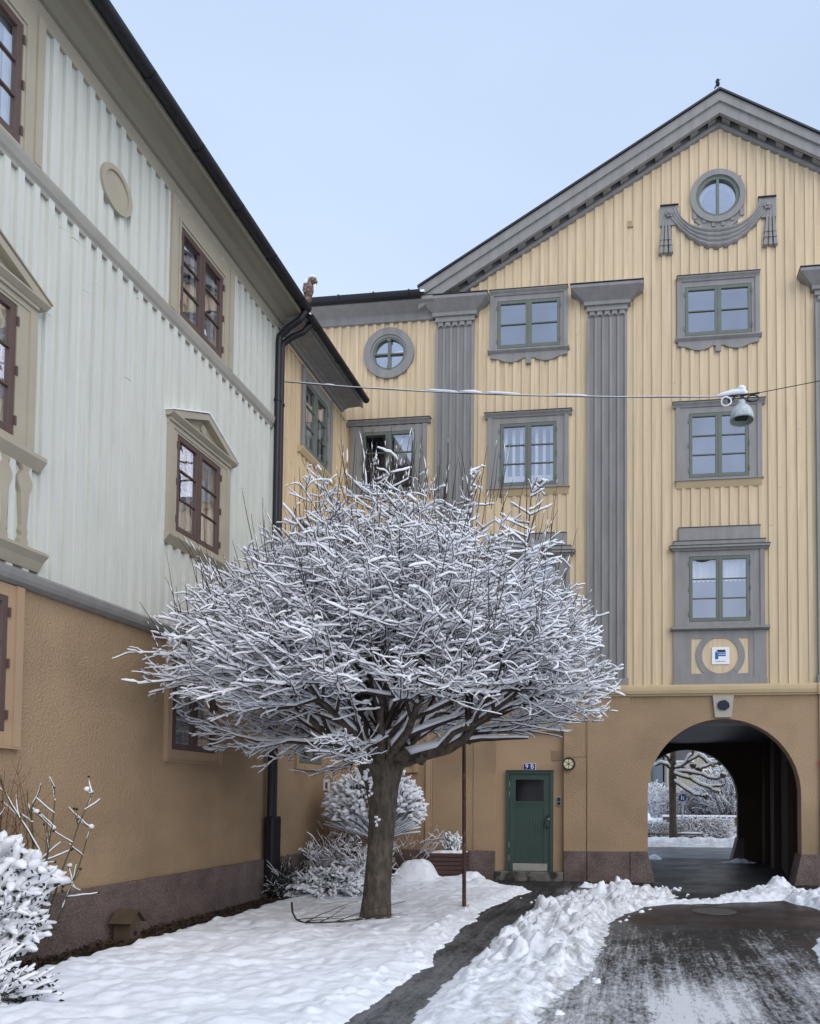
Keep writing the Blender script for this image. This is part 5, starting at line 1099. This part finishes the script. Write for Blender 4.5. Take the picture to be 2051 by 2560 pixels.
# corner planting
shrub('corner_shrub', 'rounded shrub of snowy clumps nearest the lawn, left of the trunk', (-5.12, 12.0, 0), (.66, .45, .42), 120, M['twiggreen'], .032, 51, L=(.2, .45), twigs=6, leaf=6000, droop=-.9, lo=.2, hi=.6)
shrub('berry_shrub', 'taller brown twiggy shrub with snow tufts beside the black downpipe', (-5.45, 12.9, 0), (.60, .5, .90), 75, M['twigred'], .020, 52, L=(.2, .5), twigs=6, snow_amt=.55, wood_r=.005, droop=-.15)
shrub('arching_shrub', 'arching brown shrub with snow balls right behind the trunk', (-4.75, 12.7, 0), (.5, .45, .85), 75, M['twigred'], .024, 53, L=(.2, .5), twigs=5, snow_amt=.6, wood_r=.005, droop=-.9)
shrub('ivy_clump', 'dark ivy clump at the foot of the downpipe', (-5.8, 11.75, 0), (.22, .35, .42), 40, M['twig'], .012, 54, twigs=4, snow_amt=.25, leaf=2500, droop=-.2, cat='ivy')
canes('thin_canes', 'bare reddish canes behind the snow mound, right of the trunk', [((-4.5+g3.uniform(-.25, .3), 14.2, .1), (-4.4+g3.uniform(-.5, .75), 14.1+g3.uniform(-.2, .2), g3.uniform(.7, 1.25)), .005, 4) for i in range(22)], M['twigred'], 44, .018, snow_amt=.5)
canes('climbing_stems', 'tangle of thin dark red stems on the wall left of the clipped conifer', [((-5.9+g3.uniform(-.1, .6), 13.6+g3.uniform(-.3, .5), .3), (-5.8+g3.uniform(-.1, .9), 13.6+g3.uniform(-.2, .4), g3.uniform(1.4, 2.35)), .005, 8) for i in range(40)], M['twigred'], 45, .015, snow_amt=.3)
# clipped dome conifer on a short stem
g = np.random.default_rng(61); P = Plant(); tc_ = np.array([-4.88, 13.55, 1.22])
for i in range(1150):
    a = g.uniform(0, 2*PI); h = g.random()**.8; rr_ = (1-h**2.2)**.5
    p = tc_+np.array([math.cos(a)*.93*rr_, math.sin(a)*.78*rr_, h*.98])*g.uniform(.80, 1.0); d = norm(norm(p-tc_)+np.array([0, 0, .35])+g.normal(0, .3, 3)); P.add(shoot(p, d, g.uniform(.07, .15), 4, -.3, .1, g), np.array([.010, .012, .010, .004]), 1.0)
for i in range(260):
    a = g.uniform(0, 2*PI); p = np.array([-4.88, 13.55, .8]); tip = tc_+np.array([math.cos(a)*.9*math.sqrt(g.random()), math.sin(a)*.75, g.uniform(-.05, .3)]); d = tip-p; P.add(shoot(p, norm(d), np.linalg.norm(d), 6, -.1, .05, g), np.linspace(.012, .004, 6), .5)
t = empty('clipped_conifer', (-4.88, 13.55, 0), 'dome clipped conifer frosted with snow behind the trunk', 'conifer'); P.wood('crown', M['conifer'], t); P.snow('crown_snow', t, th=.034, lo=.0, hi=.4, gap=.15, k=7, flat=.9)
MB().tube([(-4.88, 13.55, 0), (-4.86, 13.53, .45), (-4.9, 13.55, .85)], [.05, .045, .04], 10).build('stem', M['twig'], t)

# ------------------------------------------------------------ planter, pole, birdhouse, fallen branch, wall bits
t = empty('planter_box', (-3.62, 14.25, 0), 'brown slatted wooden planter box with snowy heather by the wall', 'planter')
b = MB(); b.xyz(-3.93, -3.29, 14.02, 14.52, .0, .58)
for i in range(7): z = .03+i*.083; b.xyz(-3.95, -3.27, 14.0, 14.54, z, z+.062)
b.build('box', M['brownwood'], t)
b = MB(); b.xyz(-3.92, -3.30, 14.03, 14.51, .585, .60); b.blob((-3.62, 14.25, .60), (.30, .22, .05), 4, 16, .4); b.build('snow_layer', M['snow'], t, smooth=False)
h = shrub('heather', 'upright snowy heather growing in the wooden planter', (-3.55, 14.22, .58), (.30, .2, .30), 46, M['leaf'], .022, 71, twigs=3, wood_r=.010, L=(.15, .3), up=1.5, cat='plant', droop=.3, lo=.1, hi=.6)
for c_ in h.children: c_.location.z = c_.location.z
t = empty('iron_pole', (-2.47, 10.62, 0), 'thin dark red iron pole standing in the lawn right of the trunk', 'pole')
MB().tube([(-2.465, 10.62, -.02), (-2.475, 10.62, 1.2), (-2.49, 10.62, 2.75)], [.030, .029, .027], 14).build('post', M['rustred'], t, smooth=False)
b = MB(); b.lathe((-2.49, 10.62, 2.75), [(.03, 0), (.035, .02), (.0, .05)], 14); b.build('post_cap', M['rustred'], t)
t = empty('birdhouse', (-5.78, 7.95, 0), 'little weathered wooden house with pitched roof at the foot of the wall', 'birdhouse')
bx, by = -5.80, 7.95
b = MB(); b.prism([(bx-.085, .0), (bx+.085, .0), (bx+.085, .24), (bx, .34), (bx-.085, .24)], 0, 0) if False else None
bm_ = MB(lambda u, z, n: (bx+n, by+u, z)); bm_.prism([(-.09, .0), (.09, .0), (.09, .24), (0, .335), (-.09, .24)], -.10, .10); bm_.build('body', M['oldwood'], t)
bm_ = MB(lambda u, z, n: (bx+n, by+u, z)); bm_.prism([(-.13, .215), (0, .35), (0, .37), (-.145, .225)], -.13, .14); bm_.prism([(.13, .215), (0, .35), (0, .37), (.145, .225)], -.13, .14); bm_.build('roof', M['oldwood'], t)
bm_ = MB(lambda u, z, n: (bx+n, by+u, z)); bm_.disc(0, .10, .03, .10, .104, 14); bm_.build('entrance_hole', M['navy'], t)
g = np.random.default_rng(77); P = Plant(); F0 = np.array([-4.30, 9.05, .12])
q = np.array([(-4.42, 9.2, .30), (-4.36, 9.1, .19), (-4.25, 8.98, .12), (-4.1, 8.88, .10), (-3.9, 8.86, .11), (-3.7, 8.86, .12), (-3.5, 8.95, .14), (-3.3, 9.0, .17)]); P.add(q, np.linspace(.014, .007, 8), 0)
for a, d, L in ((3, (.8, .2, .25), .7), (3, (.6, .4, .3), .5), (5, (.9, .2, .25), .9), (6, (1, .1, .1), .6), (5, (.9, -.1, .05), .9), (4, (.5, .6, .4), .4), (7, (1, .1, .06), .5), (2, (.9, .35, .2), .6)): P.add(shoot(q[a], np.array(d, float), L, 7, -.15, .08, g), np.linspace(.007, .003, 7), 0)
t = empty('fallen_branch', (-3.9, 8.95, .1), 'bare forked branch lying on the snow in front of the trunk', 'branch'); P.wood('twigs', M['twig'], t, kk=lambda r: 6)
t = empty('small_notice', (-6.0, 14.0, 1.9), 'small blue and white notice on the wall beside the red stems', 'sign')
MB(LW).box(13.86, 14.12, 1.80, 2.02, .0, .02).build('plate', M['enamel'], t); boxes(LW, 'print', M['blue'], t, [(13.90, 14.0, 1.84, 1.96, .02, .024)])
t = empty('orange_tag', (-6.0, 12.1, .85), 'small orange and white sticker on the wall beside the downpipe', 'sticker')
MB(LW).box(12.02, 12.12, .74, .90, .0, .012).build('orange_half', M['orange'], t); MB(LW).box(12.02, 12.12, .90, .97, .0, .012).build('white_half', M['zinc'], t)
g = np.random.default_rng(79); V = []; Q = []          # fallen leaves and grit along the wall
for i in range(2600):
    p = np.array([-6.0+abs(g.normal(0, .26)), g.uniform(5.2, 12.2), 0.012+abs(g.normal(0, .018))]); u = norm(g.normal(0, 1, 3)*np.array([1, 1, .5]))*g.uniform(.012, .032); v = norm(np.cross(u, g.normal(0, 1, 3)))*g.uniform(.008, .018); V += [p-u, p-v, p+u, p+v]; Q.append([4*i, 4*i+1, 4*i+2, 4*i+3])
raw_mesh('leaf_litter', np.array(V), np.array(Q), mat('dead_leaves', rgb(.05, .03, .018), .9, .6, 9), label='dark dead leaves strewn over bare soil by the wall', kind='stuff')
t = tag(MB().lathe((1.17, 11.2, 0.006), [(.0, 0), (.30, 0), (.31, .004), (.32, .004), (.325, -.003)], 40).build('manhole_cover', mat('cast_iron', rgb(.085, .08, .078), .6, .3, 20, .5, 60, .004)), 'round cast iron manhole cover in the brown asphalt before the passage', 'manhole cover')

# ------------------------------------------------------------ beyond the passage
tag(sheet('street', -40, 40, 20.9, 26.0, .006, mat('street_asphalt', rgb(.10, .105, .115), .45, .35, 1.5, .3, 40, .01, c2=rgb(.30, .32, .35), mask=(.5, .7), mscale=3, mstretch=(.3, 2, 1))), 'wet grey street beyond the passage')
def verge(X, Y):
    z = .22*sstep(25.6, 26.2, Y+.15*fbm(X, Y, .5, 3, .6, 81))+lump(X, Y, .35, 82, .6)*.5*sstep(25.7, 26.0, Y)*sstep(27.3, 26.6, Y)+fbm(X, Y, .4, 3, .5, 83)*.03
    return z-.02, sstep(26.6, 25.9, Y)*.6
heightfield('snow_verge', -4, 9, 25.5, 29.4, .09, verge, M['gsnow'], 'bank of snow along the far side of the street', zcut=0)
def slope(X, Y): return .2+sstep(29.2, 40, Y)*1.6*sstep(2.0, -1, X)+.75*sstep(30.3, 30.6, Y)*sstep(1.2, 1.5, X)+fbm(X, Y, 1.2, 3, .5, 84)*.08, X*0
heightfield('snow_slope', -12, 16, 29.0, 44, .25, slope, M['gsnow'], 'snowy slope rising beyond the street')
tunnel_heap = lambda X, Y: (.13*np.exp(-(((X-.55)/.16)**2+((Y-20.9)/.5)**2))+.13*np.exp(-(((X-2.75)/.32)**2+((Y-19.85)/.14)**2))-.03+lump(X, Y, .12, 85, .6)*.35-.01, X*0+.2)
heightfield('snow_heaps', .2, 3.3, 19.5, 21.8, .03, tunnel_heap, M['gsnow'], 'small heaps of snow at the far mouth of the passage', zcut=.0)
# pollard
pol = empty('pollard_tree', (1.40, 27.2, .2), 'knobbly pollarded street tree with snow on its limbs seen through the passage', 'tree')
P = Plant(); g = np.random.default_rng(91)
P.add(np.array([(1.40, 27.2, .15), (1.39, 27.2, 1.0), (1.38, 27.2, 1.8), (1.38, 27.2, 2.5), (1.41, 27.2, 3.4), (1.45, 27.2, 4.4)]), np.array([.15, .13, .125, .14, .10, .08]), 0); P.wood('trunk', M['bark'], pol, kk=lambda r: 12)
P = Plant(); kn = MB(); ks = MB()
for path in ([(1.45, 27, 2.3), (1.9, 26.8, 1.95), (2.2, 26.7, 1.75), (2.52, 26.6, 1.72)], [(1.45, 27, 2.55), (1.9, 26.8, 2.40), (2.3, 26.7, 2.15), (2.65, 26.6, 2.05), (3.15, 26.5, 2.15)], [(1.5, 27, 2.6), (2.05, 26.8, 2.62), (2.5, 26.7, 2.45), (2.95, 26.6, 2.35), (3.1, 26.6, 2.45)], [(1.5, 27, 2.75), (1.95, 26.9, 3.0), (2.4, 26.8, 3.3), (2.8, 26.7, 3.5)], [(2.3, 26.8, 3.2), (2.6, 26.7, 2.95), (2.85, 26.7, 2.8)], [(1.3, 27.2, 2.75), (1.0, 27, 2.95), (.75, 27, 2.85)], [(1.3, 27.2, 3.0), (1.1, 27, 3.25), (.8, 27, 3.1)], [(1.9, 26.9, 3.0), (2.15, 26.8, 3.4), (2.2, 26.8, 3.7)], [(1.5, 27.1, 2.9), (1.75, 27, 2.75), (2.0, 27, 2.62)], [(2.5, 26.7, 2.45), (2.3, 26.7, 2.75), (2.7, 26.7, 2.85), (3.1, 26.6, 2.95)], [(2.6, 26.6, 2.05), (2.8, 26.6, 1.9), (3.0, 26.6, 1.9)]):
    q = np.array(path, float); tt = np.linspace(0, len(q)-1, 8); i0 = np.minimum(tt.astype(int), len(q)-2); f = (tt-i0)[:, None]; q = q[i0]*(1-f)+q[i0+1]*f+g.normal(0, .02, (8, 3)); P.add(q, np.linspace(.055, .035, 8), 1.0)
for i, c_ in enumerate([(2.0, 26.9, 2.62), (2.28, 26.8, 2.72), (2.1, 26.9, 2.85), (3.1, 26.5, 2.5), (3.0, 26.6, 2.95), (2.5, 26.6, 1.75)]): kn.blob(c_, (.11, .1, .10), i, 12, .6); ks.blob((c_[0], c_[1], c_[2]+.06), (.10, .09, .06), i+9, 12, .5)
P.wood('limbs', M['bark'], pol, kk=lambda r: 8); P.snow('limb_snow', pol, th=.034, lo=.3, hi=.7, k=8); kn.build('knobs', M['bark'], pol, smooth=True); ks.build('knob_snow', M['snow'], pol, smooth=True)
# hedges: one per clipped row
def hedge(name, label, x0, x1, y, z0, z1, n, seed, m, th=.018):
    g = np.random.default_rng(seed); P = Plant()
    for i in range(n):
        p = np.array([g.uniform(x0, x1), y+g.uniform(-.3, .3), z0+g.uniform(0, .5)*(z1-z0)]); P.add(shoot(p, norm(g.normal(0, .6, 3)+np.array([0, 0, .9])), g.uniform(.3, .55)*(z1-z0)*1.1, 5, .1, .15, g), np.linspace(.007, .004, 5), 1.0)
        p2 = np.array([g.uniform(x0, x1), y+g.uniform(-.3, .3), z0+g.uniform(.3, .95)*(z1-z0)]); P.add(shoot(p2, norm(g.normal(0, 1, 3)*np.array([1, 1, .4])), g.uniform(.1, .25), 4, 0, .15, g), np.linspace(.006, .004, 4), 1.0)
    t = empty(name, ((x0+x1)/2, y, z0), label, 'hedge', 'frosted hedges beyond the street'); P.wood('twigs', m, t); P.snow('twig_snow', t, th=th, lo=.2, hi=.6, k=5); return t
hedge('hedge', 'frosted clipped hedge right of the pollard trunk beyond the street', 1.6, 3.5, 27.9, .15, .95, 1500, 101, M['twig'])
hedge('hedge', 'frosted hedge left of the pollard trunk beyond the street', -.3, 1.2, 27.9, .15, .80, 1000, 102, M['twig'])
hedge('hedge', 'loose greyish row of frosted bushes behind the railing', 1.2, 3.4, 32.5, .9, 2.2, 1200, 103, M['twigred'], .014)
shrub('far_bush', 'dark rounded bush with snowy top at the right behind the railing', (3.9, 31.5, .7), (1.3, 1.0, 2.1), 420, group='bushes beyond the street', m=M['conifer'], snow_th=.018, seed=111, twigs=6, wood_r=.012, L=(.3, .8), leaf=0, lo=.2, hi=.6)
shrub('far_bush', 'pale frosted bush left of the pollard trunk beyond the street', (1.0, 34, .8), (.6, .8, 1.3), 200, group='bushes beyond the street', m=M['twig'], snow_th=.030, seed=112, twigs=6, wood_r=.006, L=(.3, .8), lo=.2, hi=.6)
t = empty('retaining_wall', (2.6, 30.4, 0), 'low stone retaining wall topped with snow beyond the hedge', 'wall')
MB().xyz(1.15, 6, 30.2, 30.45, 0, .92).build('masonry', M['farstone'], t); MB().xyz(1.1, 6, 30.12, 30.5, .922, 1.0).build('snow_top', M['snow'], t, bevel=.03)
t = empty('railing', (2.6, 30.6, 1.0), 'thin dark metal railing on top of the retaining wall', 'railing')
for z in (1.04, 1.36): MB().xyz(1.0, 6, 30.6, 30.63, z, z+.018).build('rail', M['black'], t)
for i in range(36): MB().xyz(1.05+.14*i, 1.06+.14*i, 30.605, 30.62, 1.0, 1.36).build('baluster', M['black'], t)
t = empty('low_rail', (1.9, 26.9, .2), 'low wooden rail with snow at the edge of the street', 'rail'); MB().xyz(.3, 2.42, 26.95, 27.0, .36, .41).build('bar', M['oldwood'], t)
[MB().xyz(x, x+.05, 26.95, 27.0, .1, .36).build('post', M['oldwood'], t) for x in (.5, 1.6, 2.38)]; MB().tube([(1.55, 26.97, .43), (1.8, 26.97, .44), (2.1, 26.97, .43), (2.4, 26.97, .43)], [.02, .035, .035, .02], 8).build('snow_ridge', M['snow'], t, smooth=True)
t = empty('footpath_sign', (1.76, 28.0, .2), 'round blue footpath sign on a thin grey post by the hedge', 'sign'); MB().tube([(1.80, 28.05, .1), (1.80, 28.05, 1.86)], .02, 8).build('post', M['zinc'], t)
SG = lambda u, z, n: (u, 28.0-n, z)
MB(SG).disc(1.79, 1.70, .145, 0, .012, 28).build('disc', mat('sign_blue', rgb(.015, .05, .16), .4, .05, 5), t)
boxes(SG, 'pictogram', M['enamel'], t, [(1.74, 1.77, 1.62, 1.76, .013, .016), (1.81, 1.835, 1.62, 1.72, .013, .016), (1.742, 1.768, 1.775, 1.80, .013, .016), (1.812, 1.834, 1.735, 1.756, .013, .016)])
far = empty('distant_house', (3, 46, 0), 'pale beige board clad apartment house far beyond the street', 'building')
b = MB(); b.xyz(2.0, 14, 46, 54, 0, 13); b.build('wall', M['farbeige'], far)
b = MB()
for i in range(60): b.xyz(2.0+.2*i, 2.06+.2*i, 45.95, 46, 0, 13)
b.build('wall_battens', M['farbeige'], far)
for x, z in ((4.25, 2.2), (4.25, 4.15), (4.25, 6.3), (6.5, 4.15), (2.45, 6.3), (2.45, 4.0)):
    f_ = MB(); f_.xyz(x-.08, x+1.18, 45.86, 45.95, z-.08, z+1.28); f_ = f_.build('window', M['whitewood'], far); MB().xyz(x, x+1.1, 45.84, 45.86, z, z+1.2).build('pane', M['room'], f_)
far2 = empty('distant_house', (-1, 50, 0), 'pale blue grey house with ochre corner far left beyond the passage', 'building')
b = MB(); b.xyz(-6, 1.9, 50, 58, 1.5, 13); b.build('wall', mat('distant_blue_grey', rgb(.33, .38, .43), .8, .1, 3, stretch=(5, 5, .3)), far2); MB().xyz(-.2, 1.1, 49.8, 49.99, 1.5, 4.6).build('ochre_corner', M['yellow_trim'], far2)
f_ = MB().xyz(.1, .8, 49.7, 49.8, 2.6, 3.6).build('window', M['whitewood'], far2); MB().xyz(.15, .75, 49.66, 49.7, 2.65, 3.55).build('pane', M['room'], f_)
